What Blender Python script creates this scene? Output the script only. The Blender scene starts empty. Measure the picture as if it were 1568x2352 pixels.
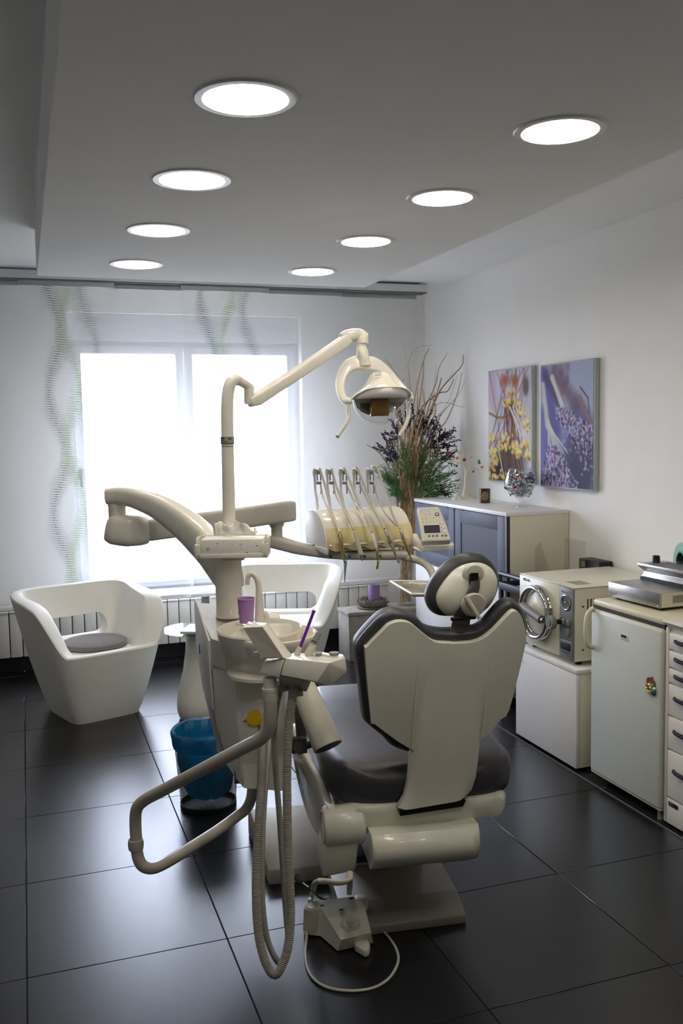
import bpy, bmesh, math, random
import numpy as np
from mathutils import Vector, Matrix
random.seed(7)
C = bpy.context.scene.collection
SC = bpy.context.scene

# ------------------------------------------------------------------ camera
F, YAW, PITCH, ROLL, HC = 2114.8, 0.3307, -0.0879, -0.0174, 1.60      # focal length in pixels of a 1568 px wide frame
fw = Vector((math.sin(YAW)*math.cos(PITCH), math.cos(YAW)*math.cos(PITCH), math.sin(PITCH)))
r0 = Vector((math.cos(YAW), -math.sin(YAW), 0)); u0 = r0.cross(fw)
rt = math.cos(ROLL)*r0 + math.sin(ROLL)*u0
up = -math.sin(ROLL)*r0 + math.cos(ROLL)*u0
EYE = Vector((0, 0, HC))
cd = bpy.data.cameras.new('camera'); cam = bpy.data.objects.new('camera', cd); C.objects.link(cam)
cd.sensor_fit = 'HORIZONTAL'; cd.sensor_width = 36.0; cd.lens = F/1568*36.0
cd.clip_start = 0.05; cd.clip_end = 100
cam.matrix_world = Matrix(((rt.x, up.x, -fw.x, 0), (rt.y, up.y, -fw.y, 0), (rt.z, up.z, -fw.z, HC), (0, 0, 0, 1)))
SC.camera = cam

# ------------------------------------------------------------------ sky, light, exposure
SKY = 21.0
w = bpy.data.worlds.new('overcast_sky'); SC.world = w; w.use_nodes = True
nt = w.node_tree; bg = nt.nodes['Background']; bg.inputs[1].default_value = SKY
tc = nt.nodes.new('ShaderNodeTexCoord'); nz = nt.nodes.new('ShaderNodeTexNoise'); nz.inputs['Scale'].default_value = 2.0
rp = nt.nodes.new('ShaderNodeValToRGB')
rp.color_ramp.elements[0].color = (0.68, 0.75, 1.0, 1); rp.color_ramp.elements[1].color = (0.80, 0.85, 1.0, 1)
nt.links.new(tc.outputs['Generated'], nz.inputs['Vector']); nt.links.new(nz.outputs['Fac'], rp.inputs['Fac'])
nt.links.new(rp.outputs['Color'], bg.inputs['Color'])
pl = bpy.data.lights.new('window_portal', 'AREA'); pl.shape = 'RECTANGLE'; pl.size = 1.62; pl.size_y = 1.95
pl.cycles.is_portal = True
po = bpy.data.objects.new('window_portal', pl); C.objects.link(po)
po.location = (1.16, 6.78, 1.46); po.rotation_euler = (-math.pi/2, 0, 0)
LAMP = 30.0
vs = SC.view_settings
SC.display_settings.display_device = 'sRGB'
vs.view_transform = 'Standard'; vs.look = 'None'; vs.gamma = 1.0; vs.use_curve_mapping = False
vs.exposure = 0.17
SC.cycles.use_denoising = True
SC.cycles.max_bounces = 12; SC.cycles.diffuse_bounces = 8; SC.cycles.glossy_bounces = 4
SC.cycles.transparent_max_bounces = 12; SC.cycles.transmission_bounces = 8
SC.cycles.sample_clamp_indirect = 6.0; SC.cycles.caustics_reflective = False; SC.cycles.caustics_refractive = False

# ------------------------------------------------------------------ pixel -> place (real depth given)
def ray(px, py): return fw + rt*((px-784)/F) - up*((py-1176)/F)
def D(px, py, dist): return EYE + ray(px, py)*dist                    # at a forward distance
def at(px, py, **k):
    (a, v), = k.items(); i = 'xyz'.index(a); d = ray(px, py)
    return EYE + d*((v-EYE[i])/d[i])
def onp(px, py, p0, n):
    d = ray(px, py); return EYE + d*((p0-EYE).dot(n)/d.dot(n))

# ------------------------------------------------------------------ materials
def lin(c): return tuple((x/12.92 if x <= 0.04045 else ((x+0.055)/1.055)**2.4) for x in c)
def rgb(*c): return lin([x/255 for x in c])
def mat(name, col, rough=0.5, metal=0.0, var=0.04, scale=30, bump=0.0, spec=0.5, coat=0.0, trans=0.0, ior=1.45, emit=None, sheen=0.0, bscale=None, stretch=None):
    m = bpy.data.materials.new(name); m.use_nodes = True; n = m.node_tree.nodes; L = m.node_tree.links
    p = n['Principled BSDF']
    p.inputs['Roughness'].default_value = rough; p.inputs['Metallic'].default_value = metal
    p.inputs['Specular IOR Level'].default_value = spec; p.inputs['Coat Weight'].default_value = coat
    p.inputs['Transmission Weight'].default_value = trans; p.inputs['IOR'].default_value = ior
    p.inputs['Sheen Weight'].default_value = sheen
    t = n.new('ShaderNodeTexCoord'); no = n.new('ShaderNodeTexNoise'); no.inputs['Scale'].default_value = scale; no.inputs['Detail'].default_value = 4
    src = t.outputs['Object']
    if stretch:
        mp = n.new('ShaderNodeMapping'); mp.inputs['Scale'].default_value = stretch; L.new(src, mp.inputs['Vector']); src = mp.outputs['Vector']
    L.new(src, no.inputs['Vector'])
    r = n.new('ShaderNodeValToRGB')
    lo = [max(0, x*(1-var)) for x in col]; hi = [min(1, x*(1+var)) for x in col]
    r.color_ramp.elements[0].position = 0.3; r.color_ramp.elements[1].position = 0.7
    r.color_ramp.elements[0].color = (*lo, 1); r.color_ramp.elements[1].color = (*hi, 1)
    L.new(no.outputs['Fac'], r.inputs['Fac']); L.new(r.outputs['Color'], p.inputs['Base Color'])
    if bump:
        b = n.new('ShaderNodeBump'); b.inputs['Strength'].default_value = bump; b.inputs['Distance'].default_value = 0.002
        if bscale:
            n2 = n.new('ShaderNodeTexNoise'); n2.inputs['Scale'].default_value = bscale; L.new(src, n2.inputs['Vector']); L.new(n2.outputs['Fac'], b.inputs['Height'])
        else: L.new(no.outputs['Fac'], b.inputs['Height'])
        L.new(b.outputs['Normal'], p.inputs['Normal'])
    if emit:
        p.inputs['Emission Color'].default_value = (*emit[0], 1); p.inputs['Emission Strength'].default_value = emit[1]
    return m
M = {}
M['wall'] = mat('wall_paint', rgb(242, 240, 236), 0.85, var=0.015, scale=6, bump=0.05, bscale=180)
M['ceil'] = mat('ceiling_paint', rgb(238, 238, 237), 0.9, var=0.015, scale=4, bump=0.04, bscale=200)
M['dark'] = mat('black_tile', rgb(40, 40, 43), 0.35, var=0.1, scale=12)
M['grout'] = mat('dark_grout', rgb(24, 24, 25), 0.9)
M['white'] = mat('white_lacquer', rgb(232, 231, 229), 0.35, var=0.015)
M['pvc'] = mat('white_window_frame', rgb(226, 228, 232), 0.4, var=0.015)
M['cream'] = mat('cream_plastic', rgb(226, 222, 209), 0.28, var=0.015, coat=0.25)
M['creamm'] = mat('cream_plastic_matt', rgb(204, 200, 184), 0.45, var=0.02)
M['greyc'] = mat('grey_cream_plastic', rgb(186, 181, 170), 0.4, var=0.02)
M['yell'] = mat('yellowed_silicone', rgb(222, 206, 152), 0.5, var=0.03)
M['shell'] = mat('chair_shell_plastic', rgb(214, 213, 198), 0.33, var=0.015, coat=0.2)
M['leather'] = mat('anthracite_upholstery', rgb(58, 58, 62), 0.38, var=0.06, scale=60, bump=0.08, bscale=350)
M['plate'] = mat('grey_base_plate', rgb(138, 132, 122), 0.4, var=0.02)
M['dgrey'] = mat('dark_grey_plastic', rgb(70, 66, 62), 0.4, var=0.05)
M['black'] = mat('black_plastic', rgb(22, 21, 22), 0.4, var=0.08)
M['grey'] = mat('grey_plastic', rgb(128, 128, 126), 0.45, var=0.03)
M['hose'] = mat('grey_ribbed_hose', rgb(150, 148, 138), 0.5, var=0.04)
M['chrome'] = mat('polished_chrome', rgb(205, 203, 200), 0.12, 1.0, var=0.02)
M['steel'] = mat('brushed_steel', rgb(176, 173, 170), 0.34, 1.0, var=0.06, scale=40, stretch=(1, 1, 40))
M['gold'] = mat('brassy_metal', rgb(190, 162, 110), 0.22, 1.0, var=0.05)
M['enamel'] = mat('cream_enamel', rgb(220, 214, 192), 0.35, var=0.015, coat=0.15)
M['fridge'] = mat('fridge_white', rgb(204, 208, 200), 0.42, var=0.015)
M['fridget'] = mat('fridge_yellowed_trim', rgb(218, 212, 182), 0.4, var=0.02)
M['panelg'] = mat('grey_control_panel', rgb(112, 113, 114), 0.45, var=0.03)
M['drawer'] = mat('beige_drawer_front', rgb(214, 208, 194), 0.45, var=0.015)
M['poly'] = mat('matt_white_polyethylene', rgb(240, 239, 231), 0.55, var=0.012, scale=12, bump=0.05, bscale=300)
M['felt'] = mat('grey_felt', rgb(118, 112, 108), 0.95, var=0.15, scale=90, bump=0.3, bscale=250, sheen=0.3)
M['rad'] = mat('radiator_white', rgb(210, 206, 196), 0.45, var=0.02)
M['concrete'] = mat('concrete', rgb(148, 144, 134), 0.85, var=0.14, scale=18, bump=0.2, bscale=80)
M['candle'] = mat('purple_wax', rgb(122, 98, 142), 0.6, var=0.12, scale=90, bump=0.15)
M['wreath'] = mat('grey_wreath_fibres', rgb(98, 92, 84), 0.95, var=0.25, scale=60)
M['twig'] = mat('pale_twisted_wood', rgb(186, 158, 124), 0.75, var=0.25, scale=25, bump=0.2)
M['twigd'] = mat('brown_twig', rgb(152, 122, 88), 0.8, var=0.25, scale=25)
M['pine'] = mat('green_needles', rgb(78, 116, 66), 0.7, var=0.35, scale=20)
M['lav'] = mat('dried_lavender', rgb(60, 54, 84), 0.85, var=0.35, scale=30)
M['seed'] = mat('dark_seed_heads', rgb(44, 38, 42), 0.85, var=0.3, scale=30)
M['bluebag'] = mat('blue_plastic_bag', rgb(22, 112, 160), 0.3, var=0.25, scale=14, bump=0.5, bscale=22, trans=0.15)
M['mesh'] = mat('black_wire_mesh', rgb(20, 20, 22), 0.45, var=0.05)
M['cup'] = mat('purple_paper_cup', rgb(172, 130, 190), 0.5, var=0.03, trans=0.0)
M['purple'] = mat('purple_straw', rgb(104, 40, 150), 0.25, var=0.04)
M['paper'] = mat('white_paper', rgb(236, 234, 228), 0.8, var=0.02)
M['tissue'] = mat('tissue_paper', rgb(238, 236, 228), 0.95, var=0.03, scale=40, bump=0.2, bscale=60)
M['ink'] = mat('black_ink', rgb(30, 28, 28), 0.7)
M['inkg'] = mat('grey_ink', rgb(110, 112, 108), 0.7)
M['greyl'] = mat('grey_print_label', rgb(146, 146, 138), 0.6, var=0.15, scale=200)
M['lcd'] = mat('dark_display', rgb(36, 30, 48), 0.2)
M['bluek'] = mat('blue_key', rgb(62, 88, 122), 0.35)
M['bluet'] = mat('blue_print', rgb(40, 78, 140), 0.5)
M['tealp'] = mat('teal_plastic', rgb(96, 168, 158), 0.4)
M['gdoor'] = mat('grey_blue_aluminium_frame', rgb(88, 91, 110), 0.55, 0.0, var=0.03, spec=0.3)
M['gglass'] = mat('smoked_door_glass', rgb(58, 61, 76), 0.5, var=0.03, scale=300, spec=0.3)
M['wenge'] = mat('dark_edge_profile', rgb(42, 36, 36), 0.4)
M['yellow'] = mat('yellow_sticker', rgb(226, 186, 20), 0.5)
M['orange'] = mat('orange_sticker', rgb(206, 104, 24), 0.5)
M['red'] = mat('red_enamel', rgb(186, 36, 40), 0.35)
M['green'] = mat('green_enamel', rgb(44, 140, 76), 0.35)
M['pink'] = mat('pink_enamel', rgb(206, 110, 132), 0.35)
M['teal'] = mat('teal_enamel', rgb(30, 130, 156), 0.35)
M['orn'] = mat('orange_enamel', rgb(232, 120, 36), 0.35)
M['lemon'] = mat('lemon_enamel', rgb(224, 206, 30), 0.35)
M['brownm'] = mat('brown_resin', rgb(120, 72, 58), 0.5, var=0.2)
M['blueres'] = mat('blue_resin', rgb(40, 78, 110), 0.45)
M['amber'] = mat('dark_amber_glass', rgb(40, 22, 22), 0.1, coat=0.5)
M['goldl'] = mat('bronze_label', rgb(146, 110, 74), 0.5, 0.3, var=0.15, scale=120)
M['pframe'] = mat('silver_frame', rgb(176, 182, 180), 0.4, 0.4, var=0.03)
M['navy'] = mat('dark_navy_metal', rgb(40, 38, 52), 0.45)
M['handle'] = mat('dark_blue_handle', rgb(26, 26, 44), 0.5, spec=0.12)
M['tape'] = mat('mint_green_foil_roll', rgb(150, 202, 182), 0.25, var=0.08, scale=60, coat=0.4)
M['taped'] = mat('dark_green_core', rgb(44, 92, 78), 0.4)
M['trayc'] = mat('instrument_metal', rgb(196, 192, 184), 0.25, 0.9)
M['tube'] = mat('beige_clear_tubing', rgb(206, 198, 184), 0.25, var=0.03, coat=0.3)
M['mag'] = mat('magazine_cover', rgb(206, 190, 196), 0.4, var=0.25, scale=12)
M['refl'] = mat('faceted_reflector', rgb(226, 222, 210), 0.12, 0.9, bump=0.4, bscale=40)
M['bulbc'] = mat('amber_bulb_cover', rgb(128, 98, 50), 0.3, 0.4)
M['foil'] = mat('silver_wrappers', rgb(190, 190, 196), 0.2, 0.8, var=0.3, scale=40)
M['vinyl'] = mat('light_side_table_white', rgb(232, 230, 222), 0.2, var=0.01, coat=0.5)
def glassmat(name, col, rough=0.0, mixt=0.85):
    m = bpy.data.materials.new(name); m.use_nodes = True; n = m.node_tree.nodes; L = m.node_tree.links; n.remove(n['Principled BSDF'])
    o = n['Material Output']; t = n.new('ShaderNodeBsdfTransparent'); g = n.new('ShaderNodeBsdfGlossy'); g.inputs['Roughness'].default_value = rough+0.02
    t.inputs['Color'].default_value = (*col, 1)
    f = n.new('ShaderNodeLayerWeight'); f.inputs['Blend'].default_value = 0.12
    ad = n.new('ShaderNodeMath'); ad.operation = 'MULTIPLY_ADD'; ad.inputs[1].default_value = 0.6; ad.inputs[2].default_value = (1-mixt)*0.35
    ad.use_clamp = True
    x = n.new('ShaderNodeMixShader'); L.new(f.outputs['Facing'], ad.inputs[0]); L.new(ad.outputs[0], x.inputs[0]); L.new(t.outputs[0], x.inputs[1]); L.new(g.outputs[0], x.inputs[2]); L.new(x.outputs[0], o.inputs[0])
    return m
M['glass'] = glassmat('clear_glass', (0.97, 0.985, 0.98), mixt=0.9)
def filmmat(name, col):
    m = bpy.data.materials.new(name); m.use_nodes = True; n = m.node_tree.nodes; L = m.node_tree.links; n.remove(n['Principled BSDF'])
    t = n.new('ShaderNodeTexCoord'); no = n.new('ShaderNodeTexNoise'); no.inputs['Scale'].default_value = 16; L.new(t.outputs['Object'], no.inputs['Vector'])
    r = n.new('ShaderNodeValToRGB'); r.color_ramp.elements[0].color = (*[c*0.7 for c in col], 1); r.color_ramp.elements[1].color = (*[min(1, c*1.3) for c in col], 1); L.new(no.outputs['Fac'], r.inputs[0])
    b = n.new('ShaderNodeBump'); b.inputs['Strength'].default_value = 0.6; b.inputs['Distance'].default_value = 0.004; L.new(no.outputs['Fac'], b.inputs['Height'])
    d = n.new('ShaderNodeBsdfDiffuse'); x = n.new('ShaderNodeBsdfTranslucent'); g = n.new('ShaderNodeBsdfGlossy'); g.inputs['Roughness'].default_value = 0.3
    for s in (d, x): L.new(r.outputs[0], s.inputs['Color']); L.new(b.outputs[0], s.inputs['Normal'])
    L.new(b.outputs[0], g.inputs['Normal'])
    a = n.new('ShaderNodeMixShader'); a.inputs[0].default_value = 0.55; L.new(d.outputs[0], a.inputs[1]); L.new(x.outputs[0], a.inputs[2])
    c = n.new('ShaderNodeMixShader'); c.inputs[0].default_value = 0.07; L.new(a.outputs[0], c.inputs[1]); L.new(g.outputs[0], c.inputs[2]); L.new(c.outputs[0], n['Material Output'].inputs[0]); return m
M['bluebag'] = filmmat('blue_plastic_film', rgb(40, 148, 196))
M['pane'] = glassmat('window_glass', (0.97, 0.98, 0.98), mixt=0.9)
M['greeng'] = glassmat('green_tinted_glass', (0.78, 0.88, 0.86), mixt=0.86)
M['acryl'] = glassmat('clear_acrylic', (0.93, 0.93, 0.93), mixt=0.86)

# ------------------------------------------------------------------ mesh helpers
def V(*a): return Vector(a)
class MB:
    def __init__(s): s.bm = bmesh.new()
    def add(s, b):
        me = bpy.data.meshes.new('tmp'); b.to_mesh(me); b.free(); s.bm.from_mesh(me); bpy.data.meshes.remove(me); return s
    def bev(s, b, w, seg=2, ang=0.5):
        if w <= 0: return
        bmesh.ops.recalc_face_normals(b, faces=b.faces)
        ed = [e for e in b.edges if len(e.link_faces) == 2 and e.calc_face_angle(0) > ang]
        if ed: bmesh.ops.bevel(b, geom=ed, offset=w, segments=seg, profile=0.5, affect='EDGES', clamp_overlap=True)
    def hexa(s, p, bev=0.0, seg=2):                    # eight corners: bottom loop, top loop
        b = bmesh.new(); v = [b.verts.new(q) for q in p]
        for f in ((3,2,1,0),(4,5,6,7),(0,1,5,4),(1,2,6,5),(2,3,7,6),(3,0,4,7)): b.faces.new([v[i] for i in f])
        s.bev(b, bev, seg); bmesh.ops.recalc_face_normals(b, faces=b.faces); return s.add(b)
    def box(s, c, d, ax=None, bev=0.0, seg=2):         # centre, size, axes
        c = Vector(c); X, Y, Z = ax or (V(1,0,0), V(0,1,0), V(0,0,1)); X = X*(d[0]/2); Y = Y*(d[1]/2); Z = Z*(d[2]/2)
        return s.hexa([c-X-Y-Z, c+X-Y-Z, c+X+Y-Z, c-X+Y-Z, c-X-Y+Z, c+X-Y+Z, c+X+Y+Z, c-X+Y+Z], bev, seg)
    def bb(s, a, b_, bev=0.0, seg=2):                  # two opposite corners
        a = Vector(a); b_ = Vector(b_); return s.box((a+b_)/2, [abs(x) for x in (b_-a)], None, bev, seg)
    def prism(s, pts, vec, bev=0.0, seg=2):
        b = bmesh.new(); vec = Vector(vec); n = len(pts)
        lo = [b.verts.new(Vector(p)) for p in pts]; hi = [b.verts.new(Vector(p)+vec) for p in pts]
        b.faces.new(lo[::-1]); b.faces.new(hi)
        for i in range(n): b.faces.new((lo[i], lo[(i+1) % n], hi[(i+1) % n], hi[i]))
        bmesh.ops.recalc_face_normals(b, faces=b.faces)
        if bev:
            fs = [f for f in b.faces if len(f.verts) == n and n > 4] or [b.faces[0], b.faces[1]]
            ed = set(e for f in fs for e in f.edges) if n > 8 else {e for e in b.edges if e.calc_face_angle(0) > 0.4}
            bmesh.ops.bevel(b, geom=list(ed), offset=bev, segments=seg, profile=0.5, affect='EDGES', clamp_overlap=True)
            bmesh.ops.recalc_face_normals(b, faces=b.faces)
        return s.add(b)
    def loft(s, rings, cap=True, closed=True):
        b = bmesh.new(); R = [[b.verts.new(Vector(p)) for p in r] for r in rings]; n = len(R[0])
        for a, c in zip(R[:-1], R[1:]):
            for i in range(n if closed else n-1):
                try: b.faces.new((a[i], a[(i+1) % n], c[(i+1) % n], c[i]))
                except ValueError: pass
        if cap:
            b.faces.new(R[0][::-1]); b.faces.new(R[-1])
        bmesh.ops.remove_doubles(b, verts=b.verts, dist=1e-5)
        bmesh.ops.recalc_face_normals(b, faces=b.faces); return s.add(b)
    def tube(s, pts, r, n=10, smooth=0, cap=True, flat=1.0, upv=None):
        pts = [Vector(p) for p in pts]; rs = list(r) if isinstance(r, (list, tuple)) else [r]*len(pts)
        if smooth: pts, rs = crom(pts, rs, smooth)
        T = []
        for i in range(len(pts)):
            t = pts[min(i+1, len(pts)-1)]-pts[max(i-1, 0)]; T.append(t.normalized() if t.length > 1e-9 else V(0,0,1))
        a = upv or (V(0,0,1) if abs(T[0].z) < 0.9 else V(1,0,0)); rings = []
        nrm = (a-T[0]*a.dot(T[0])).normalized()
        for i, p in enumerate(pts):
            if i: nrm = (nrm-T[i]*nrm.dot(T[i])); nrm = nrm.normalized() if nrm.length > 1e-6 else V(1,0,0)
            bi = T[i].cross(nrm)
            rings.append([p+(nrm*math.cos(2*math.pi*k/n)*flat+bi*math.sin(2*math.pi*k/n))*rs[i] for k in range(n)])
        return s.loft(rings, cap)
    def lathe(s, c, prof, n=32, ax=None, cap=True):
        c = Vector(c); X, Y, Z = ax or (V(1,0,0), V(0,1,0), V(0,0,1))
        rings = [[c+(X*math.cos(2*math.pi*k/n)+Y*math.sin(2*math.pi*k/n))*max(r, 1e-4)+Z*z for k in range(n)] for r, z in prof]
        return s.loft(rings, cap)
    def ell(s, c, R, ax=None, n=20, m=12, cut=None):
        X, Y, Z = ax or (V(1,0,0), V(0,1,0), V(0,0,1)); c = Vector(c); rings = []
        t0, t1 = cut or (-math.pi/2, math.pi/2)
        for j in range(m+1):
            t = t0+(t1-t0)*j/m
            rings.append([c+X*(R[0]*max(math.cos(t), 1e-3)*math.cos(2*math.pi*k/n))+Y*(R[1]*max(math.cos(t), 1e-3)*math.sin(2*math.pi*k/n))+Z*(R[2]*math.sin(t)) for k in range(n)])
        return s.loft(rings)
    def hull(s, pts, bev=0.0, seg=2):
        b = bmesh.new(); v = [b.verts.new(Vector(p)) for p in pts]; bmesh.ops.convex_hull(b, input=v)
        loose = [x for x in b.verts if not x.link_faces]
        if loose: bmesh.ops.delete(b, geom=loose, context='VERTS')
        bmesh.ops.dissolve_limit(b, angle_limit=0.06, verts=b.verts, edges=b.edges)
        s.bev(b, bev, seg, 0.25); bmesh.ops.recalc_face_normals(b, faces=b.faces); return s.add(b)
    def torus(s, c, R, r, ax=None, n=40, m=10, a0=0, a1=2*math.pi, e=1.0):
        X, Y, Z = ax or (V(1,0,0), V(0,1,0), V(0,0,1)); c = Vector(c); full = abs(a1-a0-2*math.pi) < 1e-6; rings = []
        for i in range(n+1):
            a = a0+(a1-a0)*i/n; d = X*math.cos(a)+Y*math.sin(a)*e; o = c+d*R; dn = d.normalized()
            rings.append([o+dn*(r*math.cos(2*math.pi*k/m))+Z*(r*math.sin(2*math.pi*k/m)) for k in range(m)])
        return s.loft(rings, cap=not full)
    def grid(s, P):
        b = bmesh.new(); R = [[b.verts.new(Vector(p)) for p in r] for r in P]
        for a, c in zip(R[:-1], R[1:]):
            for i in range(len(a)-1): b.faces.new((a[i], a[i+1], c[i+1], c[i]))
        return s.add(b)
def crom(P, r, k):
    out, ro = [], []; n = len(P)
    for i in range(n-1):
        p0, p1, p2, p3 = P[max(i-1, 0)], P[i], P[i+1], P[min(i+2, n-1)]
        for j in range(k):
            t = j/k; out.append(0.5*((2*p1)+(p2-p0)*t+(2*p0-5*p1+4*p2-p3)*t*t+(3*p1-p0-3*p2+p3)*t**3)); ro.append(r[i]+(r[i+1]-r[i])*t)
    out.append(P[-1]); ro.append(r[-1]); return out, ro
def spl(P, k=4, closed=False):                          # smooth a 2D/3D outline
    P = [Vector(p) for p in P]
    if not closed: return crom(P, [0]*len(P), k)[0]
    n = len(P); out = []
    for i in range(n):
        p0, p1, p2, p3 = P[i-1], P[i], P[(i+1) % n], P[(i+2) % n]
        for j in range(k):
            t = j/k; out.append(0.5*((2*p1)+(p2-p0)*t+(2*p0-5*p1+4*p2-p3)*t*t+(3*p1-p0-3*p2+p3)*t**3))
    return out
def rrect(cx, cy, w, h, r, n=5):
    o = []
    for sx, sy, a in ((1,1,0), (-1,1,90), (-1,-1,180), (1,-1,270)):
        for i in range(n+1):
            t = math.radians(a+90*i/n); o.append((cx+sx*(w/2-r)+r*math.cos(t), cy+sy*(h/2-r)+r*math.sin(t)))
    return o
ROOT = {}
def obj(name, mb, m, parent=None, smooth=38, kind=None):
    me = bpy.data.meshes.new(name); bm = mb.bm if isinstance(mb, MB) else mb; bm.to_mesh(me); bm.free()
    me.materials.append(M[m] if isinstance(m, str) else m)
    if smooth:
        me.polygons.foreach_set('use_smooth', [True]*len(me.polygons)); me.set_sharp_from_angle(angle=math.radians(smooth))
    o = bpy.data.objects.new(name, me); C.objects.link(o)
    if parent: hang(o, parent)
    if kind: o['kind'] = kind
    return o
def hang(o, parent):
    o.parent = parent
    o.matrix_parent_inverse = Matrix.Translation(-parent.location) if parent.parent is None else Matrix()
def tag(o, label, cat, group=None):
    o['label'] = label; o['category'] = cat
    if group: o['group'] = group
    return o
def thing(name, loc, label, cat, group=None):
    o = bpy.data.objects.new(name, None); C.objects.link(o); o.location = Vector(loc); o.empty_display_size = 0.05
    return tag(o, label, cat, group)
def struct(name, mb, m, parent=None, smooth=38): return obj(name, mb, m, parent, smooth, None if parent else 'structure')
def text(name, s, loc, X, Y, size, m, parent, depth=0.0004):
    cu = bpy.data.curves.new(name, 'FONT'); cu.body = s; cu.size = size; cu.extrude = depth; cu.align_x = 'CENTER'; cu.align_y = 'CENTER'
    cu.materials.append(M[m]); o = bpy.data.objects.new(name, cu); C.objects.link(o)
    Z = X.cross(Y); mw = Matrix(((X.x, Y.x, Z.x, loc[0]), (X.y, Y.y, Z.y, loc[1]), (X.z, Y.z, Z.z, loc[2]), (0,0,0,1)))
    dg = bpy.context.evaluated_depsgraph_get(); me = bpy.data.meshes.new_from_object(o.evaluated_get(dg)); me.transform(mw)
    bpy.data.objects.remove(o)
    o = bpy.data.objects.new(name, me); C.objects.link(o); hang(o, parent); return o
EX, EY, EZ = V(1,0,0), V(0,1,0), V(0,0,1)
# ================================================================== the room
XL, XR, YF, YB, ZC = -2.6, 2.96, -3.4, 6.57, 2.65
fl = struct('floor', MB().bb((XL-0.1, YF-0.1, -0.10), (XR+0.1, YB+0.1, -0.0035)), 'grout')
mt = mat('anthracite_floor_tile', rgb(28, 28, 30), 0.28, var=0.10, scale=5, bump=0.06, bscale=160, spec=0.65)
nt = mt.node_tree; oi = nt.nodes.new('ShaderNodeObjectInfo'); mr = nt.nodes.new('ShaderNodeMapRange'); hs = nt.nodes.new('ShaderNodeHueSaturation')
mr.inputs[3].default_value = 0.88; mr.inputs[4].default_value = 1.12
nt.links.new(oi.outputs['Random'], mr.inputs[0]); nt.links.new(mr.outputs[0], hs.inputs['Value'])
nt.links.new(nt.nodes['Color Ramp'].outputs[0], hs.inputs['Color']); nt.links.new(hs.outputs[0], nt.nodes['Principled BSDF'].inputs['Base Color'])
TX, TY, X0, Y0 = 0.6023, 0.6099, -0.060, 2.769
shared = {}
for i in range(-5, 6):
    for j in range(-11, 8):
        xa, xb, ya, yb = X0+i*TX, X0+(i+1)*TX, Y0+j*TY, Y0+(j+1)*TY
        xa, xb, ya, yb = max(xa, XL), min(xb, XR), max(ya, YF), min(yb, YB)
        if xb-xa < 0.03 or yb-ya < 0.03: continue
        k = (round(xb-xa, 3), round(yb-ya, 3)); g = 0.0014
        if k not in shared:
            shared[k] = obj('tile', MB().bb((g, g, -0.009), (k[0]-g, k[1]-g, 0), bev=0.0012, seg=1), mt, fl)
            t = shared[k]
        else:
            t = shared[k].copy(); C.objects.link(t)
        t.location = (xa, ya, 0)
struct('ground', MB().bb((-60, YB+0.3, -3.3), (60, 90, -3.0)), 'concrete')
# walls; the back wall has the window opening
WX0, WX1, WZ0, WZ1 = 0.315, 1.965, 0.50, 2.435
b = MB()
b.bb((XL-0.2, YB, 0), (WX0, YB+0.26, ZC+0.1)); b.bb((WX1, YB, 0), (XR+0.2, YB+0.26, ZC+0.1))
b.bb((WX0, YB, 0), (WX1, YB+0.26, WZ0)); b.bb((WX0, YB, WZ1), (WX1, YB+0.26, ZC+0.1))
struct('wall_back', b, 'wall')
struct('wall_right', MB().bb((XR, YF-0.2, 0), (XR+0.2, YB, ZC+0.1)), 'wall')
struct('wall_left', MB().bb((XL-0.2, YF-0.2, 0), (XL, YB, ZC+0.1)), 'wall')
struct('wall_front', MB().bb((XL, YF-0.2, 0), (XR, YF, ZC+0.1)), 'wall')
struct('ceiling', MB().bb((XL-0.2, YF-0.2, ZC), (XR+0.2, YB+0.26, ZC+0.15)), 'ceil')
PZ = 2.42
struct('trim_1', MB().bb((0.105, YF+0.02, PZ), (1.903, 5.06, ZC), bev=0.004, seg=1), 'ceil')['label'] = 'lowered ceiling panel carrying the round lights'
struct('baseboard_back', MB().bb((XL, YB-0.012, 0), (XR, YB, 0.105), bev=0.002, seg=1), 'dark')
struct('baseboard_right', MB().bb((XR-0.012, YF, 0), (XR, YB-0.012, 0.075), bev=0.002, seg=1), 'dark')
struct('trim_2', MB().bb((2.347, 1.2, 0), (2.351, 4.9, 0.003)), 'panelg')
# window
b = MB(); yw = YB+0.11
fwid = 0.068
def bars(b, x0, x1, z0, z1, y, wd, dp):
    b.bb((x0, y, z0), (x0+wd, y+dp, z1), bev=0.006); b.bb((x1-wd, y, z0), (x1, y+dp, z1), bev=0.006)
    b.bb((x0+wd, y, z0), (x1-wd, y+dp, z0+wd), bev=0.006); b.bb((x0+wd, y, z1-wd), (x1-wd, y+dp, z1), bev=0.006)
bars(b, WX0, WX1, WZ0, 2.25, yw, 0.035, 0.075)
win = struct('window_1', b, 'pvc')
for xa, xb in ((WX0+0.03, 1.112), (1.118, WX1-0.03)):
    b = MB(); bars(b, xa, xb, WZ0+0.032, 2.222, yw-0.02, 0.058, 0.07)
    s = struct('sash', b, 'pvc', win)
    obj('pane', MB().bb((xa+0.05, yw+0.01, WZ0+0.085), (xb-0.05, yw+0.018, 2.17)), 'pane', s, 0)
struct('shutter_box', MB().bb((WX0, YB+0.07, 2.25), (WX1, YB+0.2, WZ1), bev=0.006), 'pvc', win)
struct('window_sill', MB().bb((WX0-0.06, YB-0.10, WZ0-0.035), (WX1+0.06, yw+0.02, WZ0), bev=0.006), 'pvc', win)
b = MB(); b.box((0.372, yw-0.03, 1.33), (0.03, 0.02, 0.07), bev=0.006); b.tube([(0.372, yw-0.04, 1.33), (0.372, yw-0.075, 1.33), (0.372, yw-0.08, 1.24)], 0.011)
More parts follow.
